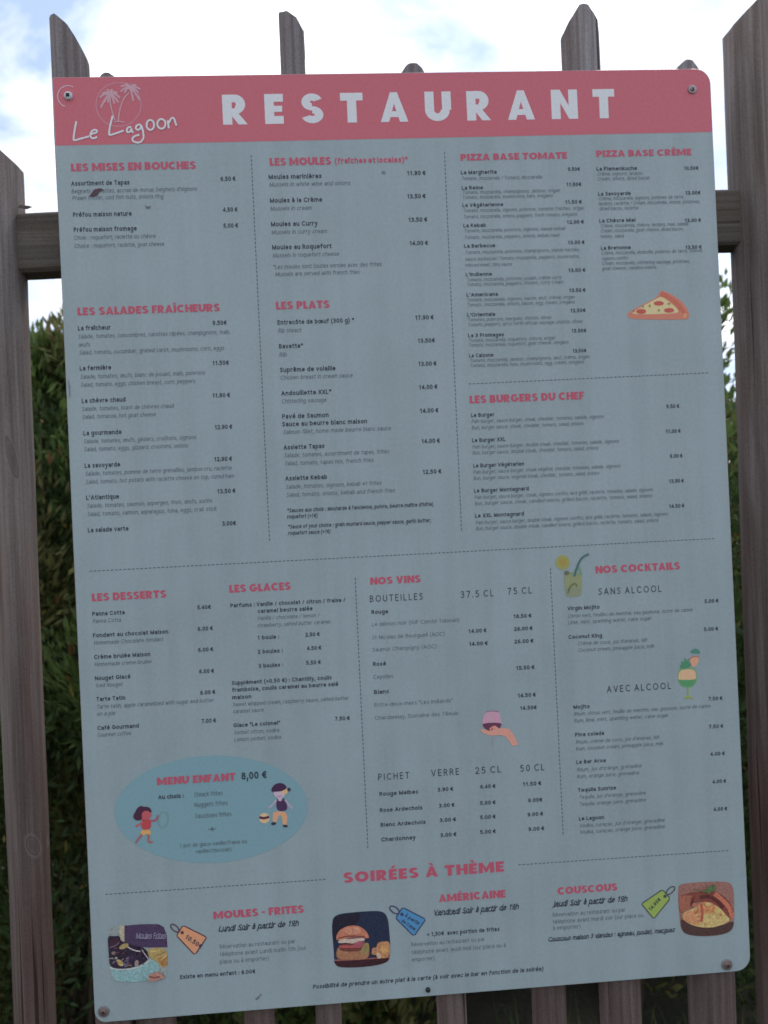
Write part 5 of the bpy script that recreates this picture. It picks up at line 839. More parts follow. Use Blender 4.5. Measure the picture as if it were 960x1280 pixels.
# ---------------------------------------------------------------- menu board
BW, BH = .841, 1.1786
board = link('menu_board', None, loc=(0, 0, ZC-BH/2))
tag(board, 'large pale blue restaurant menu board with a pink title band, screwed to the fence', 'menu board')
OFF = Vector((0, 0, BH/2))      # board-local origin is the middle of the bottom edge
C_BOARD = (.365,.452,.472)
def board_mat():
    m = mat('printed_panel', C_BOARD, .33, .5); T = m.node_tree; N = T.nodes; Lk = T.links.new; b = N['Principled BSDF']
    t = N.new('ShaderNodeTexCoord')
    n = N.new('ShaderNodeTexNoise'); n.inputs['Scale'].default_value = 7; n.inputs['Detail'].default_value = 8; n.inputs['Roughness'].default_value = .65
    n2 = N.new('ShaderNodeTexNoise'); n2.inputs['Scale'].default_value = 240; n2.inputs['Detail'].default_value = 4
    r = N.new('ShaderNodeValToRGB'); e = r.color_ramp.elements; e[0].position = .3; e[1].position = .7
    e[0].color = (*[c*.93 for c in C_BOARD],1); e[1].color = (*[c*1.05 for c in C_BOARD],1)
    mxn = N.new('ShaderNodeMix'); mxn.data_type = 'RGBA'; mxn.blend_type = 'MULTIPLY'; mxn.inputs[0].default_value = 1
    r2 = N.new('ShaderNodeValToRGB'); e = r2.color_ramp.elements; e[0].position = .25; e[1].position = .75; e[0].color = (.93,.93,.94,1); e[1].color = (1.05,1.05,1.04,1)
    Lk(t.outputs['Object'], n.inputs[0]); Lk(t.outputs['Object'], n2.inputs[0]); Lk(n.outputs[0], r.inputs[0]); Lk(n2.outputs[0], r2.inputs[0])
    Lk(r.outputs[0], mxn.inputs[6]); Lk(r2.outputs[0], mxn.inputs[7]); Lk(mxn.outputs[2], b.inputs['Base Color'])
    # faint vertical rain streaks and a patchy film of dust
    mp_ = N.new('ShaderNodeMapping'); mp_.inputs['Scale'].default_value = (1,1,.05); n4 = N.new('ShaderNodeTexNoise'); n4.inputs['Scale'].default_value = 46; n4.inputs['Detail'].default_value = 5
    Lk(t.outputs['Object'], mp_.inputs[0]); Lk(mp_.outputs[0], n4.inputs[0])
    r4 = N.new('ShaderNodeValToRGB'); e = r4.color_ramp.elements; e[0].position = .35; e[1].position = .62; e[0].color = (.955,.955,.95,1); e[1].color = (1.02,1.02,1.02,1)
    m4 = N.new('ShaderNodeMix'); m4.data_type = 'RGBA'; m4.blend_type = 'MULTIPLY'; m4.inputs[0].default_value = 1
    Lk(n4.outputs[0], r4.inputs[0]); Lk(mxn.outputs[2], m4.inputs[6]); Lk(r4.outputs[0], m4.inputs[7]); Lk(m4.outputs[2], b.inputs['Base Color'])
    mr4 = N.new('ShaderNodeMapRange'); mr4.inputs[3].default_value = .26; mr4.inputs[4].default_value = .46; Lk(n.outputs[0], mr4.inputs[0]); Lk(mr4.outputs[0], b.inputs['Roughness'])
    bp = N.new('ShaderNodeBump'); bp.inputs['Strength'].default_value = .12; bp.inputs['Distance'].default_value = .004; Lk(n.outputs[0], bp.inputs['Height']); Lk(bp.outputs[0], b.inputs['Normal'])
    return m
M_BOARD = board_mat(); M_EDGE = mat('panel_edge', (.45,.47,.48), .4, .5, .3)
M_RED = ink((.60,.115,.175)); M_BAND = ink((.67,.17,.21)); M_WHITE = ink((.82,.84,.86)); M_DARK = ink((.045,.055,.075)); M_GREY = ink((.135,.165,.19))
def rounded(w, h, radii, n=8, inset=0.):
    o = []
    for (cx, cy_, a0), r in zip(((w/2,h/2,0),(-w/2,h/2,90),(-w/2,-h/2,180),(w/2,-h/2,270)), radii):
        r = max(.0005, r-inset); sx = math.copysign(w/2-inset-r, cx); sz_ = math.copysign(h/2-inset-r, cy_)
        for i in range(n+1):
            a = R(a0+90*i/n); o.append((sx+r*math.cos(a), sz_+r*math.sin(a)))
    return o
RAD = (.020,.004,.014,.019)
fr = rounded(BW, BH, RAD); fi = rounded(BW, BH, RAD, inset=.0006); n = len(fr)
V = [(x,0,z) for x, z in fi]+[(x,.0006,z) for x, z in fr]+[(x,.003,z) for x, z in fr]
F = [tuple(range(n))]+[(k*n+(i+1) % n, k*n+i, (k+1)*n+i, (k+1)*n+(i+1) % n) for k in range(2) for i in range(n)]+[tuple(reversed(range(2*n,3*n)))]
pm = mesh('panel', V, F, [M_BOARD, M_EDGE], [0]+[1]*(2*n)+[1])
panel = link('panel', pm, board, OFF)
# print layers: flat sheets of ink stepped a few hundredths of a millimetre apart
def flat(name, polys, m, parent, y, mats_idx=None, step=0.):
    V, F = [], []
    for i, p in enumerate(polys):
        s = len(V); V += [(x/1000, -(y+(i % 10)*step), z/1000) for x, z in p]; F.append(tuple(range(s, s+len(p))))
    me = mesh(name, V, F, m)
    bm = bmesh.new(); bm.from_mesh(me); bmesh.ops.triangulate(bm, faces=[f for f in bm.faces if len(f.verts) > 4])
    for f in bm.faces:
        if f.normal.y > 0: f.normal_flip()
    bm.to_mesh(me); bm.free()
    return link(name, me, parent, OFF if parent is board else (0,0,0))
def ribbon(pts, w, closed=False, smooth=3):
    """a line of width w as overlapping-free quads with mitred joints"""
    P = [Vector(p) for p in pts]
    if smooth and len(P) > 2 and not closed:
        Q = []
        for i in range(len(P)-1):
            p0, p1, p2, p3 = P[max(0,i-1)], P[i], P[i+1], P[min(len(P)-1,i+2)]
            for k in range(smooth):
                t = k/smooth
                Q.append(.5*((2*p1)+(p2-p0)*t+(2*p0-5*p1+4*p2-p3)*t*t+(3*p1-p0-3*p2+p3)*t**3))
        P = Q+[P[-1]]
    n = len(P); Lf, Rt = [], []
    for i in range(n):
        a = P[(i-1) % n] if closed or i else P[i]; b = P[(i+1) % n] if closed or i < n-1 else P[i]
        d = (b-a); d = d.normalized() if d.length > 0 else Vector((1,0)); nn = Vector((-d.y, d.x))*w/2
        Lf.append(P[i]+nn); Rt.append(P[i]-nn)
    return [[tuple(Rt[i]), tuple(Rt[(i+1) % n]), tuple(Lf[(i+1) % n]), tuple(Lf[i])] for i in range(n if closed else n-1)]
# header band
hl = HEADER_LOWER
top_arc = [(x*1000, z*1000) for x, z in fi if z > .5]
i0 = [i for i, p in enumerate(top_arc)]
zl = hl[0][1]+(hl[1][1]-hl[0][1])*0; zr = hl[1][1]
band = top_arc + [(-BW*500+.6, hl[0][1]), (BW*500-.6, zr)]
band_o = flat('title_band', [band], M_BAND, board, .00010)

# ---- heavy capitals drawn as strokes (cap height 1)
ST, HB = .32, .26
def rc(a, b, c, d): return [(a,b),(c,b),(c,d),(a,d)]
def arc(cx, cy_, rx_, ry_, a0, a1, w=ST, wy=HB, n=None):
    n = n or max(4, int(abs(a1-a0)/15)); o = []
    P = [(R(a0+(a1-a0)*i/n)) for i in range(n+1)]
    for a, b in zip(P, P[1:]):
        o.append([(cx+rx_*math.cos(a),cy_+ry_*math.sin(a)),(cx+rx_*math.cos(b),cy_+ry_*math.sin(b)),(cx+(rx_-w)*math.cos(b),cy_+(ry_-wy)*math.sin(b)),(cx+(rx_-w)*math.cos(a),cy_+(ry_-wy)*math.sin(a))])
    return o
def glyph(ch):
    A = {'À':('A','`'),'É':('E',"'"),'È':('E','`'),'Ê':('E','^'),'Î':('I','^')}
    if ch in A:
        b, ac = A[ch]; P, w = glyph(b); c = w/2
        if ac == '`': P = P+[[(c-.24,1.32),(c+.02,1.32),(c+.16,1.08),(c-.02,1.08)]]
        if ac == "'": P = P+[[(c-.02,1.32),(c+.26,1.32),(c+.04,1.08),(c-.16,1.08)]]
        if ac == '^': P = P+[[(c-.28,1.08),(c-.08,1.30),(c,1.30),(c,1.18),(c-.12,1.08)], [(c,1.18),(c,1.30),(c+.08,1.30),(c+.28,1.08),(c+.12,1.08)]]
        return P, w
    s, h = ST, HB
    if ch == 'A': return [[(0,0),(.29,0),(.60,1),(.36,1)],[(.67,0),(.96,0),(.60,1),(.36,1)],rc(.22,.16,.74,.36)], .96
    if ch == 'B': return [rc(0,0,s,1),rc(s,1-h,.42,1),rc(s,.41,.42,.60),rc(s,0,.42,h)]+arc(.42,.725,.30,.275,-90,90,s*.92,h)+arc(.44,.30,.34,.30,-90,90,s*.95,h)+[rc(.40,.41,.46,.6)], .78
    if ch == 'C': return arc(.53,.5,.53,.5,48,312), .95
    if ch == 'D': return [rc(0,0,s,1),rc(s,1-h,.38,1),rc(s,0,.38,h)]+arc(.38,.5,.50,.5,-90,90), .88
    if ch == 'E': return [rc(0,0,s,1),rc(s,1-h,.64,1),rc(s,.40,.60,.60),rc(s,0,.64,h)], .64
    if ch == 'F': return [rc(0,0,s,1),rc(s,1-h,.62,1),rc(s,.38,.58,.59)], .62
    if ch == 'G': return arc(.53,.5,.53,.5,48,345)+[rc(.54,.36,1.05,.56)], 1.05
    if ch == 'H': return [rc(0,0,s,1),rc(.58,0,.58+s,1),rc(s,.4,.58,.61)], .85
    if ch == 'I': return [rc(0,0,s,1)], s
    if ch == 'K': return [rc(0,0,s,1),[(s,.36),(s,.60),(.53,1),(.85,1)],[(.30,.60),(.52,.72),(.88,0),(.55,0)]], .88
    if ch == 'L': return [rc(0,0,s,1),rc(s,0,.58,h)], .58
    if ch == 'M': return [rc(0,0,s,1),rc(.90,0,.90+s,1),[(s,1),(s,.62),(.50,0.08),(.67,0.08),(.60,.42)],[(.90,1),(.90,.62),(.67,.08),(.50,.08),(.57,.42)]], .90+s
    if ch == 'N': return [rc(0,0,s,1),rc(.62,0,.62+s,1),[(s,1),(s,.55),(.62,0),(.62,.45)]], .89
    if ch == 'O': return arc(.54,.5,.54,.5,0,360), 1.08
    if ch == 'P': return [rc(0,0,s,1),rc(s,1-h,.42,1),rc(s,.31,.42,.52)]+arc(.42,.655,.36,.345,-90,90,s,h), .78
    if ch == 'R': return [rc(0,0,s,1),rc(s,1-h,.42,1),rc(s,.34,.42,.54),[(.24,.38),(.50,.42),(.84,0),(.53,0)]]+arc(.42,.67,.36,.33,-90,90,s,h), .84
    if ch == 'S': return arc(.39,.715,.36,.285,20,270,s*.92,h*.93)+arc(.39,.285,.38,.285,-160,90,s*.92,h*.93), .77
    if ch == 'T': return [rc(0,1-h,.78,1),rc(.39-s/2,0,.39+s/2,1-h)], .78
    if ch == 'U': return [rc(0,.38,s,1),rc(.60,.38,.60+s,1)]+arc(.435,.38,.435,.38,180,360), .87
    if ch == 'V': return [[(.0,1),(.30,1),(.60,0),(.34,0)],[(.94,1),(.64,1),(.34,0),(.60,0)]], .94
    if ch == 'Z': return [rc(.02,1-h,.72,1),rc(0,0,.72,h),[(0,h),(.36,h),(.70,1-h),(.36,1-h)]], .72
    if ch == '-': return [rc(0,.38,.42,.56)], .42
    return [], .28
def caps(text, u, v, width, cap, track, split=False):
    x = 0; allp = []
    for i, ch in enumerate(text):
        P, w = glyph(ch)
        allp.append([[(a+x, b) for a, b in p] for p in P])
        x += w+track
    x -= track; kx = width/(x*cap)
    allp = [[[(u+a*cap*kx, v+b*cap) for a, b in p] for p in g] for g in allp]
    return allp if split else [p for g in allp for p in g]

# ---- small print: a humanist sans drawn with a pen (cap height 1, x-height .75)
def Ea(cx, cy_, rx_, ry_, a0, a1, n=None):
    n = n or max(4, int(abs(a1-a0)/30)); return [(cx+rx_*math.cos(R(a0+(a1-a0)*i/n)), cy_+ry_*math.sin(R(a0+(a1-a0)*i/n))) for i in range(n+1)]
XH = .75; BO = lambda cx=.27: Ea(cx,.375,.27,.375,0,360,12)
PEN = {
'a':([Ea(.25,.53,.21,.22,150,0,5)+[(.46,0)], [(.46,.44),(.28,.43)]+Ea(.22,.215,.20,.215,95,300,6)+[(.40,.10),(.46,.2)]],.46),
'b':([[(0,0),(0,1.05)],BO()],.54),'c':([Ea(.28,.375,.28,.375,50,310,8)],.48),'d':([[(.54,0),(.54,1.05)],BO()],.54),
'e':([[(.02,.40),(.53,.40)],Ea(.275,.375,.275,.375,4,312,9)],.54),'f':([[(.13,0),(.13,.82)]+Ea(.32,.82,.19,.23,170,75,3),[(-.02,.73),(.32,.73)]],.34),
'g':([BO(),[(.54,.75),(.54,-.08)]+Ea(.27,-.08,.27,.25,-10,-150,4)],.54),'h':([[(0,0),(0,1.05)],Ea(.25,.50,.25,.25,180,0,6)+[(.5,0)]],.50),
'i':([[(0,0),(0,.75)],[(0,.96),(0,1.05)]],.0),'j':([[(.1,.75),(.1,-.15)]+Ea(-.06,-.15,.16,.17,-10,-80,2),[(.1,.96),(.1,1.05)]],.1),
'k':([[(0,0),(0,1.05)],[(.46,.75),(.02,.34)],[(.15,.47),(.48,0)]],.46),'l':([[(0,0),(0,1.05)]],.0),
'm':([[(0,0),(0,.75)],Ea(.22,.51,.22,.24,180,0,5)+[(.44,0)],Ea(.66,.51,.22,.24,180,0,5)+[(.88,0)]],.88),
'n':([[(0,0),(0,.75)],Ea(.25,.50,.25,.25,180,0,6)+[(.5,0)]],.50),'o':([BO()],.54),'p':([[(0,.75),(0,-.33)],BO()],.54),'q':([[(.54,.75),(.54,-.33)],BO()],.54),
'r':([[(0,0),(0,.75)],Ea(.24,.48,.24,.27,170,75,3)],.28),'s':([[(.40,.66),(.30,.74),(.14,.74),(.03,.65),(.04,.50),(.20,.40),(.36,.31),(.42,.18),(.34,.04),(.20,0),(.02,.06)]],.42),
't':([[(.13,.95),(.13,.2),(.18,.04),(.34,.02)],[(-.02,.73),(.32,.73)]],.33),'u':([[(0,.75),(0,.26)]+Ea(.25,.26,.25,.26,185,355,6)+[(.5,.75)],[(.5,.0),(.5,.3)]],.50),
'v':([[(0,.75),(.25,.0)],[(.25,0),(.5,.75)]],.50),'w':([[(0,.75),(.2,0)],[(.2,0),(.4,.72)],[(.4,.72),(.6,0)],[(.6,0),(.8,.75)]],.80),
'x':([[(0,.75),(.46,0)],[(.46,.75),(0,0)]],.46),'y':([[(0,.75),(.26,.02)],[(.5,.75),(.2,-.2),(.1,-.32),(-.02,-.31)]],.50),'z':([[(.02,.75),(.42,.75)],[(.42,.72),(.02,.03)],[(0,0),(.43,0)]],.43),
'A':([[(0,0),(.35,1)],[(.35,1),(.70,0)],[(.13,.34),(.57,.34)]],.70),'B':([[(0,0),(0,1)],[(0,1),(.28,1)]+Ea(.28,.77,.22,.23,90,-90,4)+[(0,.54)],[(.26,.54)]+Ea(.28,.27,.27,.27,90,-90,4)+[(0,0)]],.55),
'C':([Ea(.42,.5,.42,.5,52,308,9)],.70),'D':([[(0,0),(0,1),(.2,1)]+Ea(.24,.5,.42,.5,85,-85,6)+[(0,0)]],.66),'E':([[(0,0),(0,1)],[(0,1),(.46,1)],[(0,.53),(.42,.53)],[(0,0),(.46,0)]],.46),
'F':([[(0,0),(0,1)],[(0,1),(.46,1)],[(0,.50),(.42,.50)]],.46),'G':([Ea(.43,.5,.43,.5,55,335,9)+[(.80,.47)],[(.48,.47),(.81,.47)]],.80),'H':([[(0,0),(0,1)],[(.64,0),(.64,1)],[(0,.53),(.64,.53)]],.64),
'I':([[(0,0),(0,1)]],.0),'J':([[(.2,1),(.2,.1),(.1,-.1),(-.02,-.12)]],.2),'K':([[(0,0),(0,1)],[(.52,1),(.02,.42)],[(.16,.55),(.56,0)]],.54),'L':([[(0,1),(0,0)],[(0,0),(.44,0)]],.44),
'M':([[(0,0),(0,1)],[(0,1),(.4,.05)],[(.4,.05),(.8,1)],[(.8,1),(.8,0)]],.80),'N':([[(0,0),(0,1)],[(0,1),(.64,0)],[(.64,0),(.64,1)]],.64),'O':([Ea(.42,.5,.42,.5,0,360,14)],.84),
'P':([[(0,0),(0,1)],[(0,1),(.26,1)]+Ea(.26,.73,.25,.27,90,-90,5)+[(0,.46)]],.51),'Q':([Ea(.42,.5,.42,.5,0,360,14),[(.5,.2),(.8,-.1)]],.84),
'R':([[(0,0),(0,1)],[(0,1),(.26,1)]+Ea(.26,.75,.25,.25,90,-90,5)+[(0,.50)],[(.26,.50),(.56,0)]],.54),
'S':([[(.50,.92),(.36,1),(.18,.98),(.05,.86),(.07,.68),(.24,.54),(.42,.44),(.52,.28),(.44,.08),(.26,0),(.02,.07)]],.52),
'T':([[(0,1),(.60,1)],[(.30,1),(.30,0)]],.60),'U':([[(0,1),(0,.32)]+Ea(.31,.32,.31,.32,185,355,6)+[(.62,1)]],.62),'V':([[(0,1),(.33,0)],[(.33,0),(.66,1)]],.66),
'X':([[(0,1),(.58,0)],[(.58,1),(0,0)]],.58),'Y':([[(0,1),(.3,.46)],[(.6,1),(.3,.46)],[(.3,.46),(.3,0)]],.60),'Z':([[(0,1),(.56,1)],[(.56,.97),(0,.03)],[(0,0),(.57,0)]],.57),'W':([[(0,1),(.24,0)],[(.24,0),(.48,.95)],[(.48,.95),(.72,0)],[(.72,0),(.96,1)]],.96),
'0':([Ea(.27,.5,.27,.5,0,360,12)],.54),'1':([[(.08,.80),(.28,.98)],[(.29,1),(.29,0)]],.42),'2':([[(.04,.86)]+Ea(.26,.74,.23,.26,140,-20,5)+[(.36,.42),(.02,.04)],[(0,0),(.52,0)]],.52),
'3':([[(.05,.92)]+Ea(.24,.77,.23,.23,115,-80,5)+[(.18,.54)],[(.18,.54)]+Ea(.25,.27,.27,.27,80,-130,5)+[(.02,.05)]],.52),'4':([[(.42,0),(.42,1)],[(.42,1),(0,.28)],[(0,.26),(.56,.26)]],.56),
'5':([[(.46,1),(.08,1)],[(.08,1),(.05,.56)],[(.05,.56)]+Ea(.24,.31,.27,.31,100,-125,6)+[(.02,.04)]],.52),'6':([Ea(.27,.30,.27,.30,0,360,10),[(.46,.98),(.26,.96),(.07,.74),(.01,.34)]],.54),
'7':([[(0,1),(.53,1)],[(.53,.97),(.16,0)]],.53),'8':([Ea(.27,.76,.22,.24,0,360,9),Ea(.27,.27,.27,.27,0,360,10)],.54),'9':([Ea(.27,.70,.27,.30,0,360,10),[(.08,.02),(.28,.04),(.47,.26),(.53,.66)]],.54),
'.':([[(.02,0),(.02,.07)]],.04),',':([[(.06,.06),(.0,-.16)]],.06),':':([[(.02,0),(.02,.07)],[(.02,.62),(.02,.69)]],.04),"'":([[(.02,1),(.02,.72)]],.04),'"':([[(.0,1),(.0,.72)],[(.18,1),(.18,.72)]],.18),
'(':([[(.2,1.08),(.04,.72),(.0,.42),(.05,.12),(.2,-.2)]],.2),')':([[(.0,1.08),(.16,.72),(.2,.42),(.15,.12),(.0,-.2)]],.2),'/':([[(.0,0),(.34,1)]],.34),'+':([[(.0,.45),(.5,.45)],[(.25,.2),(.25,.7)]],.5),'-':([[(0,.36),(.24,.36)]],.24),
'*':([[(.18,1.02),(.18,.66)],[(.02,.93),(.34,.75)],[(.34,.93),(.02,.75)]],.36),'€':([Ea(.40,.5,.30,.5,55,305,8),[(0,.60),(.48,.60)],[(0,.40),(.45,.40)]],.58),
'œ':([BO(),[(.56,.40),(1.04,.40)],Ea(.79,.375,.27,.375,4,312,9)+[],Ea(.79,.375,.27,.375,180,90,3)],1.05),'°':([],.1)}
def pen(ch):
    ac = {'é':('e',1),'è':('e',2),'ê':('e',3),'ë':('e',4),'à':('a',2),'â':('a',3),'î':('i',3),'ï':('i',4),'û':('u',3),'ù':('u',2),'ô':('o',3),'ç':('c',5),'À':('A',6)}
    if ch in ac:
        b, k = ac[ch]; S_, w = PEN[b]; c = w/2; S_ = list(S_)
        if b == 'i': S_ = S_[:1]
        if k == 1: S_.append([(c-.04,.90),(c+.14,1.10)])
        if k == 2: S_.append([(c-.14,1.10),(c+.04,.90)])
        if k == 3: S_ += [[(c-.16,.90),(c,1.07)],[(c,1.07),(c+.16,.90)]]
        if k == 4: S_ += [[(c-.12,.96),(c-.12,1.04)],[(c+.12,.96),(c+.12,1.04)]]
        if k == 5: S_.append([(c+.04,0),(c+.06,-.16),(c-.08,-.24)])
        if k == 6: S_.append([(c-.16,1.36),(c+.04,1.16)])
        return S_, w
    return PEN.get(ch, ([], .1))
M_RED2 = M_RED
# kind: ink, shear, pen weight, side bearing, word space, joined script
STYLE = {'N':(M_DARK,0,.20,.085,.44,0),'P':(M_DARK,0,.21,.075,.32,0),'D':(M_GREY,.21,.12,.085,.44,0),'I':(M_DARK,.21,.19,.075,.44,0),'T':(M_DARK,0,.13,.20,.42,0),
         'S':(M_DARK,.36,.19,.05,.46,1),'L':(M_GREY,0,.11,.085,.42,0),'R':(M_RED,0,.24,.09,.25,0),'M':(M_DARK,0,.20,.085,.44,0),'W':(ink((.42,.38,.50)),.15,.13,.05,.3,1),'K':(ink((.06,.06,.10)),0,.19,.09,.3,0)}
def small(name, k, text, u, v, width, cap, parent, y=.00022, rot=0.):
    m, sh, wt, sb, wsp, script = STYLE[k]
    x = 0; strokes = []; prev = None
    for ch in text:
        if ch == ' ': x += wsp; prev = None; continue
        S_, w = pen(ch); x += sb+wt/2
        if script and prev is not None and ch.islower(): strokes.append([(prev, .03), ((prev+x)/2, -.02), (x+.02, .14)])
        for q in S_: strokes.append([(a+x, b*(1-wt)+wt/2 if 0 <= b <= 1.1 else b) for a, b in q])
        x += w+wt/2+sb; prev = x-wt/2-sb
    x0 = sb; tot = x-2*sb; kx = width/(tot*cap)
    cr, sr = math.cos(rot), math.sin(rot); V, F = [], []
    for qi, q in enumerate(strokes):
        pts = q
        # butt ends reach half a pen width past the centre line, like printed letters
        P = [Vector(p) for p in pts]
        if (P[0]-P[-1]).length > .05:
            d = (P[0]-P[1]); P[0] = P[0]+(d.normalized()*wt/2 if d.length else d); d = (P[-1]-P[-2]); P[-1] = P[-1]+(d.normalized()*wt/2 if d.length else d)
            quads = ribbon([tuple(p) for p in P], wt, smooth=0)
        else: quads = ribbon([tuple(p) for p in P[:-1]], wt, closed=True, smooth=0)
        for f in quads:
            s_ = len(V)
            for a, b in f:
                px = (a-x0+(b*sh))*kx*cap; pz = b*cap
                V.append(((u+px*cr-pz*sr)/1000, -(y+(qi % 7)*.000009), (v+px*sr+pz*cr)/1000))
            F.append((s_, s_+1, s_+2, s_+3))
    me = mesh(name, V, F, m)
    return link(name, me, parent, OFF if parent is board else (0,0,0))
KIND = {'N':'item_name','P':'item_price','D':'item_description','I':'footnote','T':'column_title','S':'script_line','L':'item_description','R':'heading_note','M':'item_name'}
for nm, rows in SECTIONS:
    k, tx, u, v, w, cap = rows[0]
    title = nm == 'title'
    if title:
        for L_ in caps(tx, u, v, w, cap, .60, split=True): flat('title_letter', L_, M_WHITE, band_o, .00020, step=.000006)
        continue
    P = caps(tx, u, v, w, cap, .14 if cap > 12 else .09)
    head = flat('section_heading', P, M_RED, board, .00022, step=.000006)
    for k, tx, u, v, w, cap in rows[1:]:
        small(KIND[k], k, tx, u, v, w, cap, head)
# dashed dividers
for a, b in DIVIDERS:
    a, b = Vector(a), Vector(b); Ld = (b-a).length; d = (b-a)/Ld; nq = int(Ld/5.2); q = []
    for i in range(nq):
        s = a+d*(i*Ld/nq); e = s+d*3.1; q += ribbon([s, e], 1.05, smooth=0)
    flat('dashed_line', q, ink((.10,.12,.15)), board, .0002)
# logo in the band
logo = flat('logo_ring', ribbon(LOGO_RING[:-1], 1.4, closed=True), ink((.68,.30,.37)), board, .0002)
for pts, w in LOGO_PALMS: flat('palm_stroke', ribbon(pts, w), ink((.72,.42,.48)), logo, .00026+.00001*LOGO_PALMS.index([pts, w]))
for k, pts in enumerate(LOGO_LETTERS):
    flat('logo_letter', ribbon(pts, 2.3), M_WHITE, logo, .00060+.00004*k, step=.000002)
flat('scratch', ribbon(SCRATCH_ARC, .95), ink((.80,.70,.74)), board, .0004)
for q in SMUDGES[:4]: flat('smudge', [q], ink((.10,.055,.07)) if SMUDGES.index(q) == 0 else ink((.17,.18,.21)), board, .0008)
for q in SMUDGES[4:]: flat('smudge', [q], ink((.22,.25,.27)), board, .0008)
def photo_ink(c):
    m = mat('photo_print', c, .45, .4); T = m.node_tree; N = T.nodes; Lk = T.links.new; b = N['Principled BSDF']
    t = N.new('ShaderNodeTexCoord'); n = N.new('ShaderNodeTexNoise'); n.inputs['Scale'].default_value = 330; n.inputs['Detail'].default_value = 5; n.inputs['Roughness'].default_value = .7; n.inputs['Distortion'].default_value = .8
    r = N.new('ShaderNodeValToRGB'); e = r.color_ramp.elements; e[0].position = .32; e[1].position = .68
    e[0].color = (*[v*.62 for v in c],1); e[1].color = (min(1,c[0]*1.32),min(1,c[1]*1.35),min(1,c[2]*1.3),1)
    Lk(t.outputs['Object'], n.inputs[0]); Lk(n.outputs[0], r.inputs[0]); Lk(r.outputs[0], b.inputs['Base Color'])
    return m
def rounder(p, it=2):
    for _ in range(it):
        q = []
        for a, b in zip(p, p[1:]+p[:1]):
            q += [(a[0]*.75+b[0]*.25, a[1]*.75+b[1]*.25), (a[0]*.25+b[0]*.75, a[1]*.25+b[1]*.75)]
        p = q
    return p
# pictures
pic = {}
for nm, shapes in PICTURES:
    par = board; y = .00022
    for i, (sn, ty, g, c, w) in enumerate(shapes):
        if ty == 'p': P = [rounder([tuple(p) for p in g], 2 if 5 < len(g) < 20 and sn not in ('purple_board','tag_body','yellow_stripe') else 0)]
        elif ty == 's': P = ribbon(g, w)
        else: P = ribbon(g, w, closed=True)
        yy = y+i*.00005; mk_ = photo_ink if 'photograph' in nm else ink
        if i == 0:
            if nm not in ('children_menu_oval',) and nm in ('girl_picture','boy_picture','burger_drawing'): yy = y+.0002
            root = flat(nm, P, mk_(c), board, yy, step=.000001); pic[nm] = root
        else:
            flat(sn, P, mk_(c), root, yy+(.0002 if nm in ('girl_picture','boy_picture','burger_drawing') else 0), step=.000001)
for nm, tx, p, a, w, cap in TAG_TEXT:
    small('picture_lettering' if 'Moules' in tx else 'tag_price', 'W' if 'Moules' in tx else 'K', tx, p[0], p[1], w, cap, pic[nm], .0014 if 'Moules' in tx else .0006, a)
OVAL = [
  ('H', 'MENU ENFANT', -331.0, -298.5, 97.2, 9.59),
  ('M', '8,00 €', -226.3, -298.2, 31.3, 9.18),
  ('M', 'Au choix :', -330.4, -316.1, 31.5, 5.3),
  ('L', 'Steack frites', -285.9, -316.0, 35.3, 5.71),
  ('L', 'Nuggets frites', -286.2, -328.8, 41.2, 5.71),
  ('L', 'Saucisses frites', -286.2, -342.9, 45.4, 5.71),
  ('L', '1 pot de glace vanille/fraise ou', -306.5, -378.3, 83.2, 4.9),
  ('L', 'vanille/chocolat)', -287.4, -386.8, 44.6, 4.9),
  ('L', '+', -270.1, -361.8, 9.0, 9.18),
]
for k, tx, u, v, w, cap in OVAL:
    if k == 'H': flat('oval_heading', caps(tx, u, v, w, cap, .12), M_RED, pic['children_menu_oval'], .0006, step=.000006)
    else: small('oval_text', k, tx, u, v, w, cap, pic['children_menu_oval'], .0006)

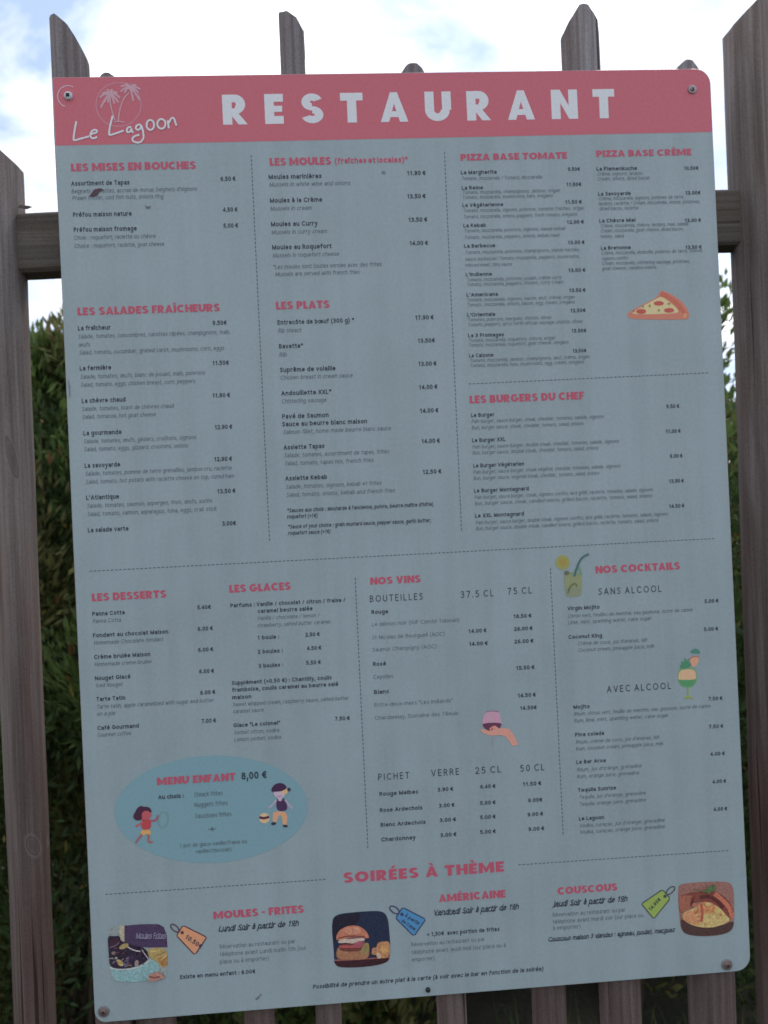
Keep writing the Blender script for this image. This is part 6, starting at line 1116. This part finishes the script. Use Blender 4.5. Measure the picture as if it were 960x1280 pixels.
# screws
M_STEEL = mat('screw_steel', (.34,.32,.33), .42, .5, .7); M_PALE = mat('washer_plastic', (.62,.63,.66), .5, .5); M_SLOT = mat('screw_recess', (.02,.02,.025), .7, .2); M_RUST = mat('rusty_screw', (.24,.15,.14), .6, .4, .4)
def lathe(prof, n=28):
    V, F = [], []
    for r, y in prof:
        for i in range(n):
            a = 2*math.pi*i/n; V.append((r*math.cos(a), y, r*math.sin(a)))
    for k in range(len(prof)-1):
        for i in range(n): F.append((k*n+i, k*n+(i+1) % n, (k+1)*n+(i+1) % n, (k+1)*n+i))
    F.append(tuple(range((len(prof)-1)*n, len(prof)*n)))
    return V, F
for (p, r, ty), sp in zip(SCREWS, (45,20,70,10,30)):
    r /= 1000; x, z = p[0]/1000, p[1]/1000
    m = {'a':M_PALE,'b':M_STEEL,'c':mat('black_screw',(.03,.03,.035),.5,.4,.3)}[ty]
    if ty == 'b':
        V, F = lathe([(r,-.0001),(r,-.0010),(r*.96,-.0016),(r*.62,-.0020),(r*.60,-.0012)])
    else: V, F = lathe([(r,-.0001),(r,-.0012),(r*.88,-.0026),(r*.60,-.0034),(r*.3,-.0037)])
    o = link('screw', mesh('screw', V, F, m, smooth=True), board, OFF+Vector((x,0,z))); shade(o, 35)
    if ty == 'b':
        V, F = lathe([(r*.58,-.0008),(r*.56,-.0024),(r*.40,-.0032),(r*.15,-.0035)])
        h = link('screw_head', mesh('screw_head', V, F, M_RUST if r > .0065 else M_STEEL, smooth=True), o)
        rr_ = r*.58
    else: rr_ = r
    a = R(sp); P = []
    w_, l_ = rr_*(.13 if ty != 'a' else .20), rr_*(.52 if ty != 'a' else .50)
    for k in range(4):
        b = a+k*math.pi/2; P += [(l_*math.cos(b)+w_*math.sin(b), l_*math.sin(b)-w_*math.cos(b)), (l_*math.cos(b)-w_*math.sin(b), l_*math.sin(b)+w_*math.cos(b)), (w_*1.4*math.cos(b+math.pi/4), w_*1.4*math.sin(b+math.pi/4))]
    V = [(p_[0], -.0039, p_[1]) for p_ in P]; nV = len(V); V += [(v[0]*.4, -.0024, v[2]*.4) for v in V]; V.append((0,-.0022,0))
    F = [(i, (i+1) % nV, nV+(i+1) % nV, nV+i) for i in range(nV)]+[(nV+i, nV+(i+1) % nV, 2*nV) for i in range(nV)]+[tuple(reversed(range(nV)))]
    link('cross_recess', mesh('cross_recess', V, F, M_SLOT), o)

# ---------------------------------------------------------------- shrubs behind the fence
def leaf_mat(name, c, tr=.45):
    m = bpy.data.materials.new(name); m.use_nodes = True; T = m.node_tree; N = T.nodes; Lk = T.links.new
    b = N['Principled BSDF']; b.inputs['Roughness'].default_value = .5; b.inputs['Specular IOR Level'].default_value = .35
    g = N.new('ShaderNodeTexCoord'); n = N.new('ShaderNodeTexNoise'); n.inputs['Scale'].default_value = 14; Lk(g.outputs['Object'], n.inputs[0])
    r = N.new('ShaderNodeValToRGB'); e = r.color_ramp.elements; e[0].position = .3; e[1].position = .7; e[0].color = (*[v*.6 for v in c],1); e[1].color = (*[v*1.35 for v in c],1)
    Lk(n.outputs[0], r.inputs[0]); Lk(r.outputs[0], b.inputs['Base Color'])
    t = N.new('ShaderNodeBsdfTranslucent'); Lk(r.outputs[0], t.inputs[0]); mxs = N.new('ShaderNodeMixShader'); mxs.inputs[0].default_value = tr
    o = N['Material Output']; Lk(b.outputs[0], mxs.inputs[1]); Lk(t.outputs[0], mxs.inputs[2]); Lk(mxs.outputs[0], o.inputs[0])
    return m
LEAF = [leaf_mat('leaf_dark', (.06,.105,.035)), leaf_mat('leaf_mid', (.12,.18,.05)), leaf_mat('leaf_olive', (.19,.19,.07)), leaf_mat('leaf_yellow', (.42,.34,.09)), leaf_mat('leaf_brown', (.22,.10,.045)), mat('twig', (.16,.12,.09), .9, .1)]
def shrub_mesh(seed, hgt, rad, nl, size, narrow):
    rnd = random.Random(seed); V, F, MI = [], [], []
    clumps = []
    for i in range(95):
        a = rnd.uniform(0, 2*math.pi); z = hgt*rnd.uniform(.03,.90)**.9; rr_ = rad*math.sqrt(max(.05, 1-(z/hgt)**3.2))*rnd.uniform(.2,1)
        clumps.append((Vector((rr_*math.cos(a), rr_*math.sin(a)*.8, z)), rnd.uniform(.10,.22), rnd.random()))
    for i in range(9): clumps.append((Vector((rnd.uniform(-.6,.6)*rad, rnd.uniform(-.4,.4)*rad, hgt*rnd.uniform(.90,.97))), rnd.uniform(.05,.09), rnd.random()))
    for i in range(nl):
        c, r, tone = rnd.choice(clumps)
        d = Vector((rnd.gauss(0,1), rnd.gauss(0,1), rnd.gauss(0,1))).normalized()*r*rnd.random()**.45
        p = c+Vector((d.x, d.y, d.z*1.35))
        if p.z < .02: continue
        ax = (d.normalized()*.7+Vector((rnd.uniform(-.6,.6), rnd.uniform(-.6,.6), rnd.uniform(.2,1.3)))).normalized()
        sd_ = ax.cross(Vector((rnd.gauss(0,1), rnd.gauss(0,1), rnd.gauss(0,1)))).normalized()
        L_ = size*rnd.uniform(.6,1.4); w = L_*narrow*rnd.uniform(.8,1.2); up = ax.cross(sd_)*w*.35
        s = len(V); V += [p, p+ax*L_*.45+sd_*w+up, p+ax*L_, p+ax*L_*.45-sd_*w+up]
        F += [(s, s+1, s+2), (s, s+2, s+3)]
        q = rnd.random(); mi = 3 if q < .006 else 4 if q < .014 else (0 if tone < .45 else 1 if tone < .8 else 2)
        MI += [mi, mi]
    return mesh('foliage', V, F, LEAF, MI)
def stem_mesh(seed, hgt, rad):
    rnd = random.Random(seed); V, F = [], []
    for k in range(9):
        a = rnd.uniform(0, 2*math.pi); p = Vector((rnd.uniform(-.06,.06), rnd.uniform(-.06,.06), -.02)); tip = Vector((rad*.6*math.cos(a), rad*.5*math.sin(a), hgt*rnd.uniform(.6,.95)))
        r0 = rnd.uniform(.008,.016); s = len(V); ns = 7
        for i in range(ns+1):
            t = i/ns; c = p.lerp(tip, t)+Vector((math.sin(t*5+k)*.03, math.cos(t*4+k)*.03, 0)); r = r0*(1-.8*t)
            for j in range(5):
                b = 2*math.pi*j/5; V.append((c.x+r*math.cos(b), c.y+r*math.sin(b), c.z))
        for i in range(ns):
            for j in range(5): F.append((s+i*5+j, s+i*5+(j+1) % 5, s+(i+1)*5+(j+1) % 5, s+(i+1)*5+j))
    return mesh('stems', V, F, LEAF[5], smooth=True)
kinds = [(shrub_mesh(1,2.05,.55,62000,.031,.15), stem_mesh(1,1.9,.55)), (shrub_mesh(2,1.95,.58,32000,.042,.26), stem_mesh(2,1.8,.58)), (shrub_mesh(3,2.0,.52,52000,.028,.20), stem_mesh(3,1.85,.52))]
SHRUBS = [  # x, y, scale, turn, kind, label
 (-.90,1.42,1.05,0.3,0,'tall green bush seen in the gap left of the menu board'),
 (.72,1.50,1.20,2.1,2,'tall olive green bush seen in the gap right of the menu board'),
 (-.15,1.40,.98,1.2,1,'dark bush directly behind the middle of the menu board'),
 (-1.75,1.55,1.05,4.0,1,'bush behind the fence, beyond the left post'),
 (1.60,1.60,1.0,5.0,0,'bush behind the fence, beyond the right post'),
 (-.70,2.35,1.10,2.6,2,'rear bush standing behind the left gap, one row further back'),
 (.25,2.45,1.08,3.3,0,'rear bush standing behind the right half of the board'),
 (-1.55,2.5,1.12,.9,0,'rear bush left of the board, behind the front row'),
 (1.25,2.45,1.08,1.9,1,'rear bush behind the right gap, one row further back'),
 (2.3,2.2,1.1,4.9,2,'rear bush furthest right, behind the front row'),
 (-2.5,1.9,1.1,5.9,2,'bush at the far left end of the row')]
for x, y, wf, rz_, kd, lb in SHRUBS:
    e = link('shrub', None, loc=(x, y, 0)); tag(e, lb, 'bush', 'bushes growing behind the fence')
    e.rotation_euler.z = rz_; e.scale = (wf, wf, wf)
    link('foliage', kinds[kd][0], e); link('stems', kinds[kd][1], e)
# grass behind and in front of the fence
rnd = random.Random(5); V, F, MI = [], [], []
for i in range(9000):
    x = rnd.uniform(-2.2,2.2); y = rnd.uniform(.16,1.1) if i % 4 else rnd.uniform(-.6,.0)
    h = rnd.uniform(.06,.30)*(1 if i % 4 else .35); a = rnd.uniform(0,6.28); w = rnd.uniform(.0015,.004); ln = Vector((math.cos(a), math.sin(a), 0))*h*rnd.uniform(.1,.5); sd_ = Vector((-math.sin(a), math.cos(a), 0))*w
    p = Vector((x, y, -.01)); s = len(V); mdp = p+ln*.35+Vector((0,0,h*.6)); V += [p-sd_, p+sd_, mdp+sd_*.8, mdp-sd_*.8, p+ln+Vector((0,0,h))]
    F += [(s,s+1,s+2,s+3),(s+3,s+2,s+4)]; q = rnd.random(); m_ = 1 if q < .5 else 2 if q < .85 else 3 if q < .9 else 0; MI += [m_, m_]
tag(link('grass', mesh('grass', V, F, LEAF, MI)), 'long thin grass growing along the foot of the fence', 'grass', kind='stuff')
